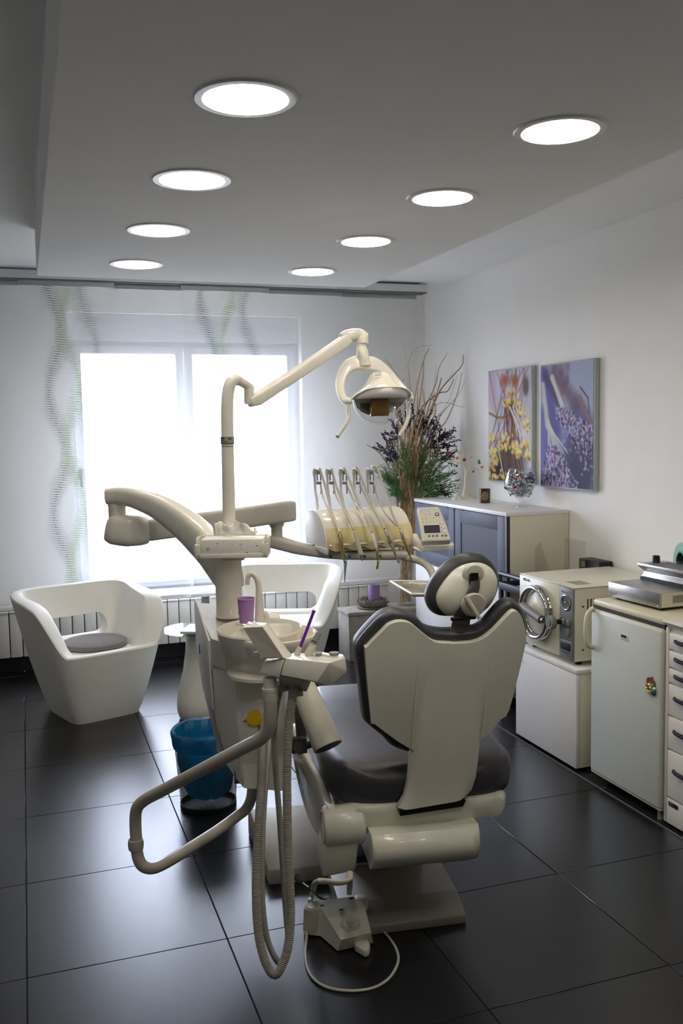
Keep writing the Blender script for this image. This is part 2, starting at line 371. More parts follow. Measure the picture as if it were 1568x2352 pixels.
struct('window_handle', b, 'grey', win)

# radiators of flat sections
def radiator(x0, n, label):
    t = thing('radiator', (x0+n*0.04, 6.44, 0), label, 'radiator', None)
    obj('back_plate', MB().bb((x0, 6.44, 0.15), (x0+n*0.08, 6.456, 0.43)), 'twigd', t)  # dark brown plate added as painted shade for the gaps between sections
    obj('top_grille', MB().bb((x0, 6.40, 0.452), (x0+n*0.08, 6.50, 0.464), bev=0.003), 'rad', t)
    first = None
    for i in range(n):
        if first is None:
            b = MB(); b.box((0.04, 6.415, 0.287), (0.0745, 0.05, 0.300), bev=0.007); b.box((0.04, 6.42, 0.443), (0.0755, 0.085, 0.012), bev=0.004)
            first = obj('section', b, 'rad', t); c = first
        else:
            c = first.copy(); C.objects.link(c)
        c.location.x = x0+i*0.08
    b = MB()
    for xx in (x0+0.08, x0+n*0.08-0.08): b.bb((xx-0.015, 6.44, 0.0), (xx+0.015, 6.456, 0.16))
    obj('floor_bracket', b, 'rad', t)
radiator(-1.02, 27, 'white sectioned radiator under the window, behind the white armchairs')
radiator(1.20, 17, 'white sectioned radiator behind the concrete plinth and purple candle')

# curtain rail and sliding curtain panels
t = thing('curtain_rail', (1.3, 6.22, 2.55), 'long grey curtain rail with fine grooves along the ceiling above the window', 'curtain rail')
obj('rail_body', MB().bb((-1.8, 6.16, 2.585), (2.80, 6.30, 2.635), bev=0.004), 'pvc', t)
for k, yy in enumerate((6.175, 6.215, 6.255)):
    obj('track', MB().bb((-1.8, yy, 2.576), (2.80, yy+0.02, 2.586)), 'grey', t)
obj('rail_hanger', MB().bb((-1.7, 6.20, 2.63), (2.75, 6.26, 2.652)), 'grey', t)
def curtain_mat(name, pattern):
    m = bpy.data.materials.new(name); m.use_nodes = True; n = m.node_tree.nodes; L = m.node_tree.links; n.remove(n['Principled BSDF'])
    o = n['Material Output']
    def math_(op, a, b=None, c=None, clamp=False):
        x = n.new('ShaderNodeMath'); x.operation = op; x.use_clamp = clamp
        for i, v in enumerate((a, b, c)):
            if v is None: continue
            if isinstance(v, (int, float)): x.inputs[i].default_value = v
            else: L.new(v, x.inputs[i])
        return x.outputs[0]
    tcn = n.new('ShaderNodeTexCoord'); sp = n.new('ShaderNodeSeparateXYZ'); L.new(tcn.outputs['Object'], sp.inputs[0])
    x, z = sp.outputs['X'], sp.outputs['Z']
    nz = n.new('ShaderNodeTexNoise'); nz.inputs['Scale'].default_value = 60; mp = n.new('ShaderNodeMapping'); mp.inputs['Scale'].default_value = (1, 1, 6)
    L.new(tcn.outputs['Object'], mp.inputs['Vector']); L.new(mp.outputs['Vector'], nz.inputs['Vector'])
    base = n.new('ShaderNodeMixRGB'); base.inputs[1].default_value = (0.74, 0.74, 0.73, 1); base.inputs[2].default_value = (0.82, 0.82, 0.81, 1)
    L.new(nz.outputs['Fac'], base.inputs[0]); col = base.outputs[0]; dens = None
    if pattern:
        for cx, ph, colr, st in pattern:
            s1 = math_('SINE', math_('ADD', math_('MULTIPLY', z, 2*math.pi/0.78), ph))
            cc = math_('ADD', math_('MULTIPLY', s1, 0.045), cx)
            wd = math_('ADD', math_('MULTIPLY', math_('SINE', math_('ADD', math_('MULTIPLY', z, 2*math.pi/0.39), ph*2+1)), 0.018), 0.056)
            dx = math_('ABSOLUTE', math_('SUBTRACT', x, cc)); inside = math_('SUBTRACT', 1.0, math_('DIVIDE', dx, wd), clamp=True)
            sl = math_('ADD', math_('MULTIPLY', math_('SUBTRACT', x, cc), 45), math_('MULTIPLY', nz.outputs['Fac'], 5.0))
            stripe = math_('ADD', math_('MULTIPLY', math_('SINE', math_('ADD', math_('MULTIPLY', z, 2*math.pi*66), sl)), 0.5), 0.5)
            k = math_('MULTIPLY', math_('POWER', stripe, 0.9), math_('MULTIPLY', math_('POWER', inside, 0.5), st), clamp=True)
            mx = n.new('ShaderNodeMixRGB'); L.new(k, mx.inputs[0]); L.new(col, mx.inputs[1]); mx.inputs[2].default_value = (*rgb(*colr), 1); col = mx.outputs[0]
            dens = k if dens is None else math_('MAXIMUM', dens, k)
    tr = n.new('ShaderNodeBsdfTranslucent'); df = n.new('ShaderNodeBsdfDiffuse'); tp = n.new('ShaderNodeBsdfTransparent')
    L.new(col, tr.inputs['Color']); L.new(col, df.inputs['Color'])
    a = n.new('ShaderNodeMixShader'); a.inputs[0].default_value = 0.80; L.new(tr.outputs[0], a.inputs[1]); L.new(df.outputs[0], a.inputs[2])
    bx = n.new('ShaderNodeMixShader'); bx.inputs[0].default_value = 0.36
    if dens is not None: L.new(math_('ADD', math_('MULTIPLY', dens, 0.42), 0.36, clamp=True), bx.inputs[0])
    L.new(tp.outputs[0], bx.inputs[1]); L.new(a.outputs[0], bx.inputs[2]); L.new(bx.outputs[0], o.inputs[0])
    return m
gry, grn = (92, 92, 92), (122, 160, 66)
plain = curtain_mat('sheer_curtain_plain', None)
patA = curtain_mat('sheer_curtain_leaf_columns', [(0.20, 0.0, gry, 1.0), (0.30, 2.6, grn, 0.95), (0.42, 0.9, gry, 0.9)])
patB = curtain_mat('sheer_curtain_leaf_columns', [(0.17, 1.2, gry, 1.0), (0.31, 3.6, grn, 0.95), (0.46, 1.9, gry, 0.9)])
zt = 2.575
panels = [(-1.16, -0.55, 6.265, plain, 'plain sheer curtain panel, one outside the view beyond the armchair'),
          (-0.57, 0.036, 6.225, plain, 'plain sheer curtain panel left of the one patterned down to the floor'),
          (0.012, 0.60, 6.185, patA, 'sheer curtain panel with grey and green leaf columns above the white armchair'),
          (0.565, 1.06, 6.225, plain, 'plain sheer curtain panel over the left window sash'),
          (1.03, 1.63, 6.185, patB, 'sheer curtain panel with grey and green leaf columns behind the lamp post'),
          (1.595, 2.17, 6.225, plain, 'plain sheer curtain panel over the right edge of the window'),
          (2.14, 2.755, 6.265, plain, 'plain sheer curtain panel in the corner behind the twigs')]
for xa, xb, yy, m, lab in panels:
    if xa < -1: continue
    t = thing('sheer_curtain', ((xa+xb)/2, yy, 0.49), lab, 'curtain', 'sliding curtain panels')
    n = 28
    P = [[(x-xa, 0.0025*math.sin(9*(x-xa))*(1-(zz-0.5)/2.3), zz-0.5) for x in [xa+(xb-xa)*i/n for i in range(n+1)]] for zz in (0.5, 0.9, 1.5, 2.1, zt)]
    o = obj('cloth', MB().grid(P), m, None, 60); o.parent = t; o.matrix_parent_inverse = Matrix.Translation(-t.location); o.location = (xa, yy, 0.5)
    obj('bottom_bar', MB().bb((xa, yy-0.006, 0.488), (xb, yy+0.006, 0.512), bev=0.003), 'pvc', t)
    obj('top_carrier', MB().bb((xa, yy-0.005, zt-0.03), (xb, yy+0.005, zt+0.008), bev=0.002), 'pframe', t)

# ceiling lights
em = bpy.data.materials.new('lit_light_diffuser'); em.use_nodes = True; n = em.node_tree.nodes; pb = n['Principled BSDF']
pb.inputs['Base Color'].default_value = (0.9, 0.9, 0.9, 1); pb.inputs['Emission Color'].default_value = (1.0, 0.91, 0.79, 1); pb.inputs['Emission Strength'].default_value = LAMP
words = ['nearest in view', 'second in view', 'third in view', 'farthest', 'first one overhead behind the viewer', 'last one behind the viewer']
LX = ((0.556, 'left row, above the spittoon side'), (1.447, 'right row, above the cabinet side'))
first = None
for xx, side in LX:
    for j, yy in enumerate((2.292, 3.052, 3.826, 4.604, 1.52, 0.75)):
        lab = f'round lit ceiling light, {words[j]}, {side}'
        t = thing('ceiling_light', (xx, yy, PZ), lab, 'ceiling light', 'round recessed ceiling lights')
        if first is None:
            a = obj('trim_ring', MB().lathe((xx, yy, PZ), [(0.100, 0.0), (0.100, -0.004), (0.110, -0.006), (0.125, -0.005), (0.129, 0.0), (0.100, 0.0)], 48, cap=False), 'white', t)
            d = obj('diffuser', MB().lathe((xx, yy, PZ), [(0.0, -0.0065), (0.103, -0.0065), (0.106, -0.0055), (0.106, -0.002), (0.0, -0.002)], 48, cap=False), em, t)
            first = (t, a, d)
        else:
            for s_ in first[1:]:
                c = s_.copy(); C.objects.link(c); hang(c, first[0]); c.parent = t; c.matrix_parent_inverse = Matrix.Translation(-first[0].location)
# ================================================================== right wall: pictures, sideboard, cabinets, appliances
def colour_mat(name, rough=0.6):
    m = bpy.data.materials.new(name); m.use_nodes = True; n = m.node_tree.nodes; a = n.new('ShaderNodeVertexColor'); a.layer_name = 'print'
    m.node_tree.links.new(a.outputs['Color'], n['Principled BSDF'].inputs['Base Color']); n['Principled BSDF'].inputs['Roughness'].default_value = rough; n['Principled BSDF'].inputs['Specular IOR Level'].default_value = 0.2
    return m
M['print'] = colour_mat('glossy_photo_print')
def paint(W, H, kind, seed):
    rng = np.random.default_rng(seed); yy, xx = np.mgrid[0:H, 0:W]; u = xx/W; v = yy/H            # v = 0 at the top
    img = np.zeros((H, W, 3))
    def blob(cx, cy, r, col, a=0.8, asp=1.0):
        d = ((u-cx)/r)**2+((v-cy)*1.35/(r*asp))**2; k = np.clip(1.3-d, 0, 1)*a
        img[:] = img*(1-k[..., None])+np.array(col)*k[..., None]
    def line(x0, y0, x1, y1, wd, col, a=0.9):
        dx, dy = x1-x0, y1-y0; L2 = dx*dx+dy*dy; t = np.clip(((u-x0)*dx+(v-y0)*dy)/L2, 0, 1)
        d = np.hypot(u-x0-t*dx, v-y0-t*dy); k = np.clip(1.4-d/wd, 0, 1)*a
        img[:] = img*(1-k[..., None])+np.array(col)*k[..., None]
    if kind == 'straw':
        img[:] = np.array((196, 194, 208))
        for _ in range(26): blob(rng.random(), rng.random()*0.6, 0.05+0.1*rng.random(), (150+60*rng.random(), 140+60*rng.random(), 160+50*rng.random()), 0.5, 2.2)
        for _ in range(16): line(rng.random(), -0.05, rng.random(), 0.7, 0.012, (112+50*rng.random(), 92, 82), 0.5)
        for _ in range(8): blob(0.3+0.4*rng.random(), 0.06+0.06*rng.random(), 0.06, (176, 92, 62), 0.5)
        for _ in range(14): line(0.35+0.3*rng.random(), 0.28, 0.25+0.6*rng.random(), 0.95, 0.011, (96+40*rng.random(), 70, 46), 0.8)
        blob(0.88, 0.16, 0.07, (104, 82, 72), 0.8, 1.8)
        blob(0.5, 0.80, 0.42, (84, 56, 42), 0.75, 0.7); blob(0.2, 0.93, 0.2, (62, 44, 30), 0.9)
        for cx, cy, n_ in ((0.52, 0.20, 16), (0.45, 0.28, 16), (0.70, 0.28, 14), (0.78, 0.37, 18), (0.93, 0.48, 16), (0.10, 0.60, 18), (0.40, 0.60, 20), (0.35, 0.68, 24), (0.62, 0.68, 26), (0.88, 0.66, 24), (0.72, 0.74, 22), (0.10, 0.74, 26), (0.13, 0.84, 20), (0.92, 0.74, 16), (0.30, 0.95, 14), (0.05, 0.95, 10)):
            for _ in range(n_): blob(cx+0.055*rng.normal(), cy+0.022*rng.normal(), 0.016+0.022*rng.random(), (206+36*rng.random(), 172+50*rng.random(), 72+80*rng.random()), 0.75)
            for _ in range(6): blob(cx+0.05*rng.normal(), cy+0.03+0.02*rng.normal(), 0.018, (158, 112, 40), 0.6)
        for _ in range(5): line(0.5+0.1*rng.random(), 0.33, 0.75+0.15*rng.random(), 0.58, 0.008, (214, 206, 196), 0.8)
        line(0.02, 0.375, 0.22, 0.42, 0.012, (150, 110, 60), 0.9); line(0.22, 0.42, 0.42, 0.42, 0.012, (150, 110, 60), 0.9)
        line(0.25, 0.72, 0.36, 0.93, 0.01, (220, 214, 196), 0.9)
    else:
        img[:] = np.array((158, 166, 194))
        for _ in range(40): blob(rng.random(), 0.4+0.6*rng.random(), 0.1+0.1*rng.random(), (96+30*rng.random(), 96+24*rng.random(), 136+40*rng.random()), 0.5, 1.5)
        for _ in range(30): blob(0.15+0.4*rng.random(), 0.28*rng.random(), 0.05, (120+60*rng.random(), 100+40*rng.random(), 120+60*rng.random()), 0.55, 1.5)
        line(0.05, 0.05, 0.33, 0.55, 0.07, (90, 84, 170), 0.7); line(0.0, 0.45, 0.05, 0.85, 0.07, (112, 110, 196), 0.8)
        line(0.10, 0.08, 0.42, 0.36, 0.06, (84, 72, 120), 0.8); line(0.3, 0.06, 0.7, 0.35, 0.08, (110, 84, 96), 0.6)
        blob(0.78, 0.80, 0.30, (74, 72, 102), 0.9, 1.6)
        for _ in range(12): line(0.20+0.05*rng.random(), 0.10, 0.40+0.08*rng.random(), 0.34, 0.02, (196, 196, 186), 0.5)
        for _ in range(9): line(0.02+0.05*rng.random(), 0.15, 0.10+0.08*rng.random(), 0.50, 0.018, (188, 188, 182), 0.5)
        for _ in range(16): line(0.12+0.05*rng.random(), 0.45, 0.12+0.34*rng.random(), 0.72, 0.008, (196, 194, 190), 0.8)
        line(0.2, 0.52, 0.53, 0.71, 0.009, (206, 200, 196), 0.9)
        line(0.76, 0.20, 0.90, 0.29, 0.010, (110, 84, 74), 0.9); line(0.90, 0.29, 0.92, 0.40, 0.010, (110, 84, 74), 0.9)
        for _ in range(6): line(0.72+0.06*rng.random(), 0.28, 0.92+0.06*rng.random(), 0.48, 0.016, (128+30*rng.random(), 116, 108), 0.6)
        for _ in range(1500):
            q = rng.random()
            if q < 0.45:
                s = rng.random(); cx = 0.38+0.60*s+0.05*rng.normal(); cy = 0.35+0.17*s+0.13*abs(rng.normal())*(0.35+s)
            else:
                s = rng.random()**0.7; cy = 0.66+0.34*s; cx = 0.15+(0.16+0.55*s)*rng.random()-0.22*s*rng.random()
            dk = rng.random() < 0.4; c = (66+30*rng.random(), 56+26*rng.random(), 86+30*rng.random()) if dk else (150+60*rng.random(), 140+50*rng.random(), 176+46*rng.random())
            blob(cx, cy, 0.009+0.008*rng.random(), c, 0.8, 1.3)
        for _ in range(40): blob(0.45+0.5*rng.random(), 0.58+0.2*rng.random(), 0.012, (110, 104, 150), 0.6, 2.0)
    img = img/255; img = (img-0.5)*1.2+0.46; g_ = img.mean(2, keepdims=True); img = g_+(img-g_)*0.76
    return np.clip(img, 0, 1)
def picture(y0, y1, z0, z1, kind, seed, label):
    dp = 0.034; t = thing('framed_picture', (XR, (y0+y1)/2, z0), label, 'picture', 'photo prints on the wall')
    obj('frame', MB().bb((XR-dp, y0, z0), (XR, y1, z1), bev=0.003), 'pframe', t)
    W, H = 104, 150; img = paint(W, H, kind, seed); g = 0.008; xs = XR-dp-0.0012
    # a 2 mm thick printed sheet, colours at the mesh points
    P = [[(xs, y1-g-(y1-y0-2*g)*i/(W-1), z1-g-(z1-z0-2*g)*j/(H-1)) for i in range(W)] for j in range(H)]
    o = obj('print', MB().grid(P), 'print', t, 0)
    ca = o.data.color_attributes.new('print', 'FLOAT_COLOR', 'POINT')
    l = np.where(img <= 0.04045, img/12.92, ((img+0.055)/1.055)**2.4).reshape(-1, 3); a = np.ones((W*H, 4), np.float32); a[:, :3] = l
    ca.data.foreach_set('color', a.ravel())
    s = o.modifiers.new('thickness', 'SOLIDIFY'); s.thickness = 0.001; s.offset = -1
picture(4.935, 5.49, 1.252, 1.975, 'straw', 3, 'framed print of yellow straw flowers, hung nearer the corner of the room')
picture(4.285, 4.838, 1.247, 1.968, 'lavender', 5, 'framed print of bunches of violet lavender, above the goblet-shaped glass')

# sideboard with smoked glass doors
SX, SY0, SY1, SZ = 2.55, 4.575, 5.86, 1.125
t = thing('sideboard', (2.75, 5.2, 0), 'white sideboard with grey-blue framed smoked glass doors in the corner', 'sideboard')
b = MB()
b.bb((SX+0.02, SY0, 0.67), (XR-0.005, SY1, SZ-0.022), bev=0.002)
obj('body', b, 'enamel', t)
obj('top', MB().bb((SX-0.004, SY0-0.003, SZ-0.022), (XR-0.005, SY1+0.003, SZ), bev=0.002), 'white', t)
obj('lower_body', MB().bb((SX+0.02, SY0+0.05, 0.05), (XR-0.005, SY1, 0.67), bev=0.002), 'white', t)
obj('plinth', MB().bb((SX+0.05, SY0+0.05, 0), (XR-0.01, SY1, 0.05)), 'dark', t)
obj('edge_profile', MB().bb((SX+0.001, SY0-0.001, 0.05), (SX+0.022, SY0+0.022, SZ-0.022)), 'wenge', t)
for ya, yb, hy in ((SY0+0.024, 5.232, 4.0), (5.246, SY1-0.004, 4.0)):
    z0, z1 = 0.70, SZ-0.026; f = 0.082
    b = MB(); b.bb((SX, ya, z0), (SX+0.018, ya+f, z1), bev=0.002); b.bb((SX, yb-f, z0), (SX+0.018, yb, z1), bev=0.002)
    b.bb((SX, ya+f, z0), (SX+0.018, yb-f, z0+f), bev=0.002); b.bb((SX, ya+f, z1-f), (SX+0.018, yb-f, z1), bev=0.002)
    d = obj('door', b, 'gdoor', t)
    obj('glass_panel', MB().bb((SX+0.005, ya+f-0.004, z0+f-0.004), (SX+0.012, yb-f+0.004, z1-f+0.004)), 'gglass', d)
    hy = yb-0.10 if ya < 5 else ya+0.10
    obj('catch', MB().bb((SX-0.006, hy-0.018, z1-0.002), (SX+0.01, hy+0.018, z1+0.008), bev=0.002), 'dgrey', d)
obj('door', MB().bb((SX, SY0+0.024, 0.06), (SX+0.018, 5.232, 0.69), bev=0.002), 'white', t)
obj('door', MB().bb((SX, 5.246, 0.06), (SX+0.018, SY1-0.004, 0.69), bev=0.002), 'white', t)
# ornaments on the sideboard
Z1 = SZ
A_ = V(2.80, 5.61, Z1); q = lambda px, py, k=0.0: at(px, py, y=A_.y+k)
t = thing('ornament_tree', A_, 'small white resin tree hung with coloured figures on the sideboard', 'ornament')
b = MB(); b.tube([A_+V(0,0,0.0), q(1068,1120), q(1069,1095), q(1070,1084)], [0.016, 0.011, 0.009, 0.008], 10, 3)
b.tube([q(1070,1084), q(1066,1072), q(1058,1066), q(1046,1060), q(1035,1053)], [0.008, 0.007, 0.006, 0.005, 0.004], 8, 3)
b.tube([q(1070,1084), q(1078,1074), q(1088,1067), q(1096,1058, 0.02)], [0.007, 0.005, 0.004, 0.003], 8, 3)
b.tube([q(1058,1066), q(1058,1055), q(1059,1045), q(1064,1037)], [0.006, 0.005, 0.004, 0.003], 8, 3)
b.tube([q(1052,1063), q(1044,1070), q(1040,1078)], [0.004, 0.003, 0.002], 8, 2); b.tube([q(1042,1058), q(1034,1061), q(1030,1062)], [0.004, 0.003, 0.002], 8, 2)
b.tube([q(1077,1075), q(1075,1066), q(1071,1058)], [0.004, 0.003, 0.002], 8, 2); b.tube([q(1082,1075), q(1092,1078), q(1100,1077)], [0.003, 0.003, 0.002], 8, 2)
obj('trunk', b, 'enamel', t)
b = MB()
for dx, r in ((-0.055, 0.026), (-0.03, 0.03), (0.0, 0.024), (0.035, 0.028), (0.055, 0.02)): b.ell(A_+V(dx, 0.01*math.sin(dx*90), 0.0), (r, 0.035, r*0.75), n=14, m=6, cut=(0, math.pi/2))
obj('base', b, 'enamel', t)
for px, py, m, r, sh in ((1030,1041,'red',0.015,'f'), (1028,1051,'teal',0.012,'s'), (1050,1052,'orn',0.013,'s'), (1066,1056,'red',0.013,'f'), (1100,1060,'green',0.013,'t'), (1107,1073,'pink',0.011,'s'), (1087,1083,'teal',0.010,'s'), (1038,1086,'green',0.008,'f'), (1076,1137,'lemon',0.009,'f'),
                         (1055,1039,'enamel',0.018,'f'), (1041,1053,'enamel',0.009,'f'), (1064,1038,'enamel',0.008,'f'), (1071,1033,'enamel',0.008,'f'), (1074,1037,'enamel',0.007,'f'), (1028,1060,'enamel',0.011,'f'), (1040,1067,'enamel',0.009,'f'), (1032,1073,'enamel',0.009,'f'), (1032,1080,'enamel',0.008,'f'), (1078,1050,'enamel',0.009,'f'), (1083,1050,'enamel',0.008,'f'), (1090,1076,'enamel',0.008,'f'), (1095,1086,'enamel',0.008,'f')):
    c = q(px, py, -0.006 if m != 'enamel' else 0); b = MB()
    if sh == 't': b.lathe(c-V(0,0,0.018), [(0.004,0), (0.012,0.004), (0.006,0.016), (0.009,0.016), (0.001,0.034)], 12)
    elif sh == 's':
        b.prism([c+V(math.cos(a*math.pi/5)*(r if a % 2 == 0 else r*0.55), 0, math.sin(a*math.pi/5)*(r if a % 2 == 0 else r*0.55)) for a in range(10)], (0, 0.006, 0))
    else: b.ell(c, (r, r*0.5, r*0.85), n=12, m=8)
    obj('figure', b, m, t)
c = V(2.775, 5.255, Z1)
t = thing('candle_glass', c, 'small dark glass candle jar with a bronze oval label on the sideboard', 'candle')
obj('jar', MB().lathe(c, [(0.030,0), (0.034,0.003), (0.036,0.09), (0.033,0.0905), (0.031,0.02), (0.0,0.018)], 32, cap=False), 'amber', t)
obj('wax', MB().lathe(c, [(0.0,0.02), (0.0305,0.02), (0.0325,0.072), (0.0,0.070)], 24, cap=False), 'brownm', t)
b = MB(); fd = V(-0.46, -0.89, 0); rr = 0.0352; b.grid([[c+V(math.cos(math.atan2(fd.y, fd.x)+s)*(rr+0.0006+0.002*(z/0.09)), math.sin(math.atan2(fd.y, fd.x)+s)*(rr+0.0006+0.002*(z/0.09)), z) for s in np.linspace(-0.62*math.sqrt(max(0.02, 1-((z-0.046)/0.032)**2)), 0.62*math.sqrt(max(0.02, 1-((z-0.046)/0.032)**2)), 9)] for z in np.linspace(0.016, 0.076, 11)])
obj('label', b, 'goldl', t)
c = V(2.815, 4.885, Z1)
t = thing('glass_goblet', c, 'big stemmed glass goblet filled with shiny wrapped sweets on the sideboard', 'glass')
prof = [(0.0,0.003), (0.052,0.0), (0.05,0.004), (0.012,0.012), (0.006,0.02), (0.006,0.045), (0.02,0.053), (0.068,0.085), (0.094,0.125), (0.097,0.155), (0.085,0.20), (0.068,0.236), (0.0665,0.236), (0.083,0.20), (0.094,0.155), (0.091,0.127), (0.066,0.089), (0.02,0.058), (0.0,0.056)]
obj('bowl', MB().lathe(c, prof, 48, cap=False), 'glass', t)
rr = random.Random(4); b1, b2, b3, b4 = MB(), MB(), MB(), MB()
for k in range(170):
    z = 0.068+0.135*rr.random(); R = 0.088*math.sqrt(max(0.05, 1-((z-0.145)/0.10)**2)); a = rr.random()*6.28; r_ = R*math.sqrt(rr.random())
    (b1 if k % 3 else (b2 if k % 2 else (b3 if k % 4 else b4))).ell(c+V(r_*math.cos(a), r_*math.sin(a), z), (0.016, 0.010, 0.009), (V(math.cos(a*3), math.sin(a*3), 0.3).normalized(), V(-math.sin(a*3), math.cos(a*3), 0), EZ), 8, 5)
obj('sweets', b1, 'foil', t, kind='stuff'); obj('sweets', b2, 'paper', t, kind='stuff'); obj('sweets', b3, 'red', t, kind='stuff'); obj('sweets', b4, 'blueres', t, kind='stuff')

# dark trolley between sideboard and steriliser
t = thing('trolley', (2.60, 4.36, 0), 'dark narrow trolley with rails, between the sideboard and the steriliser', 'trolley')
ty0, ty1, tx0, tx1 = 4.20, 4.545, 2.50, 2.69
b = MB()
for y in (ty0, ty1):
    for x in (tx0, tx1): b.bb((x-0.011, y-0.011, 0.03), (x+0.011, y+0.011, 0.745))
obj('post', b, 'navy', t)
for z in (0.70, 0.40, 0.12):
    b = MB(); b.bb((tx0-0.012, ty0-0.012, z), (tx0+0.004, ty1+0.012, z+0.042), bev=0.002); b.bb((tx1-0.004, ty0-0.012, z), (tx1+0.012, ty1+0.012, z+0.042), bev=0.002)
    b.bb((tx0, ty0-0.012, z), (tx1, ty0+0.002, z+0.042)); b.bb((tx0, ty1-0.002, z), (tx1, ty1+0.012, z+0.042)); b.bb((tx0, ty0, z), (tx1, ty1, z+0.006))
    obj('shelf', b, 'navy', t)
b = MB(); b.tube([(tx0-0.008, ty1, 0.745), (tx0-0.008, ty1, 0.79), (tx0-0.008, ty0, 0.79), (tx0-0.008, ty0, 0.745)], 0.014, 8); obj('top_rail', b, 'navy', t)
b = MB()
for y in (ty0, ty1):
    for x in (tx0, tx1): b.lathe((x-0.012, y, 0.03), [(0.0,0), (0.03,0), (0.03,0.024), (0.0,0.024)], 16, (EZ, EY, EX))
obj('caster', b, 'black', t)
for k in range(3):
    o = obj('packet', MB().box((2.53+0.03*k, 4.36-0.05*k, 0.725+0.006*k), (0.05, 0.11, 0.024), bev=0.006), ('paper', 'paper', 'bluet')[k])
    tag(o, ('white paper packet lying on the top of the dark trolley', 'white packet stacked beside another packet on the dark trolley', 'small blue packet on the dark trolley, half behind the steriliser')[k], 'packet', 'packets on the trolley')

# low white cabinet carrying the steriliser
t = thing('low_cabinet', (2.66, 3.86, 0), 'low white cabinet with one plain door under the steriliser', 'cabinet')
CX, cy0, cy1, cz = 2.36, 3.585, 4.14, 0.482
obj('body', MB().bb((CX+0.02, cy0+0.002, 0.015), (XR-0.02, cy1, cz-0.018), bev=0.002), 'enamel', t)
obj('top', MB().bb((CX-0.002, cy0-0.002, cz-0.018), (XR-0.02, cy1+0.002, cz), bev=0.001), 'white', t)
obj('door', MB().bb((CX, cy0, 0.015), (CX+0.018, cy1-0.002, cz-0.020), bev=0.003), 'white', t)
b = MB()
for x in (CX+0.05, XR-0.08):
    for y in (cy0+0.04, cy1-0.04): b.lathe((x, y, 0), [(0.0,0), (0.018,0), (0.018,0.016), (0,0.016)], 12)
obj('foot', b, 'black', t)
b = MB(); b.lathe((CX-0.012, cy1-0.05, cz-0.06), [(0,0), (0.007,0), (0.006,0.012), (0,0.012)], 12, (EZ, EY, EX)); obj('knob', b, 'green', t)

# steriliser
AX, ay0, ay1, az0, az1 = 2.378, 3.636, 4.132, 0.506, 0.853
t = thing('steriliser', (2.65, 3.88, cz), 'cream table-top steam steriliser with a round chrome door ring', 'steriliser')
obj('housing', MB().bb((AX+0.006, ay0, az0), (2.92, ay1, az1), bev=0.005), 'enamel', t)
obj('top_cover', MB().bb((AX+0.002, ay0-0.002, az1-0.002), (2.92, ay1+0.002, az1+0.004), bev=0.002), 'enamel', t)
ym = 3.757
obj('front_panel', MB().bb((AX, ym, az0+0.004), (AX+0.006, ay1-0.003, az1-0.004), bev=0.002), 'enamel', t)
cp = obj('control_panel', MB().bb((AX-0.001, ay0+0.003, az0+0.004), (AX+0.006, ym-0.001, az1-0.004), bev=0.002), 'panelg', t)
qa = lambda px, py, o=0.0: at(px, py, x=AX-o)
XA = (-EY, EZ, -EX)                                                   # right, up, out of the front
def face(px, py, o=0.0): return qa(px, py, o)
g = face(1300, 1384)
b = MB(); b.torus(g+V(-0.004,0,0), 0.034, 0.004, (EY, EZ, EX), 36, 8); gg = obj('gauge_rim', b, 'chrome', cp)
obj('gauge', MB().lathe(g+V(-0.001,0,0), [(0,0), (0.033,0), (0.033,0.003), (0,0.002)], 32, (EY, EZ, -EX)), 'dgrey', cp)
obj('gauge_hub', MB().ell(g+V(-0.004,0,0), (0.006,0.006,0.005)), 'chrome', cp)
for px, py in ((1289,1422), (1298,1427), (1308,1430), (1307,1452)): obj('rocker_switch', MB().box(face(px, py)+V(-0.006,0,0), (0.016, 0.022, 0.028), bev=0.003), 'grey', cp)
obj('display', MB().box(face(1299, 1484)+V(-0.001,0,0), (0.004, 0.085, 0.040), bev=0.001), 'black', cp)
obj('display_border', MB().box(face(1299.5, 1487)+V(-0.0003,0,0), (0.003, 0.098, 0.068), bev=0.001), 'grey', cp)
for k in range(4): obj('key', MB().box(face(1299, 1484)+V(-0.002, 0.03-0.018*k, -0.030), (0.004, 0.010, 0.007), bev=0.001), 'dgrey', cp)
text('lettering', 'Melaclave 23', face(1300, 1361, 0.0016), -EY, EZ, 0.017, 'inkg', cp).data.materials[0] = M['greyl']
text('lettering', 'MELAG', face(1209, 1332, 0.0008), -EY, EZ, 0.022, 'bluet', t)
# round door, ring, bar and knob
dc = face(1237, 1406)
obj('door', MB().lathe(dc+V(0.004,0,0), [(0,0.022), (0.10,0.020), (0.114,0.012), (0.116,0)], 48, (EY, EZ, -EX)), 'enamel', t)
b = MB(); b.torus(dc+V(-0.030,0,0), 0.124, 0.0115, (EY, EZ, EX), 56, 12); obj('door_ring', b, 'chrome', t)
b = MB(); b.torus(dc+V(-0.004,0,0), 0.126, 0.010, (EY, EZ, EX), 56, 10); b.torus(dc+V(-0.012,0,0), 0.132, 0.004, (EY, EZ, EX), 56, 6); obj('seal_ring', b, 'chrome', t)
b = MB(); p1 = at(1199, 1391, x=AX-0.055); p2 = at(1243, 1423, x=AX-0.055); b.tube([p1, p2], 0.021, 20); br = obj('locking_bar', b, 'grey', t)
obj('bar_end', MB().tube([p2, p2+V(0,-0.022,0)], 0.014, 14), 'steel', br)
kn = at(1271, 1429, x=AX-0.045)
k_ = obj('locking_knob', MB().lathe(kn, [(0,0), (0.030,0), (0.034,0.006), (0.034,0.020), (0.029,0.027), (0,0.025)], 28, (EY, EZ, -EX)), 'grey', t)
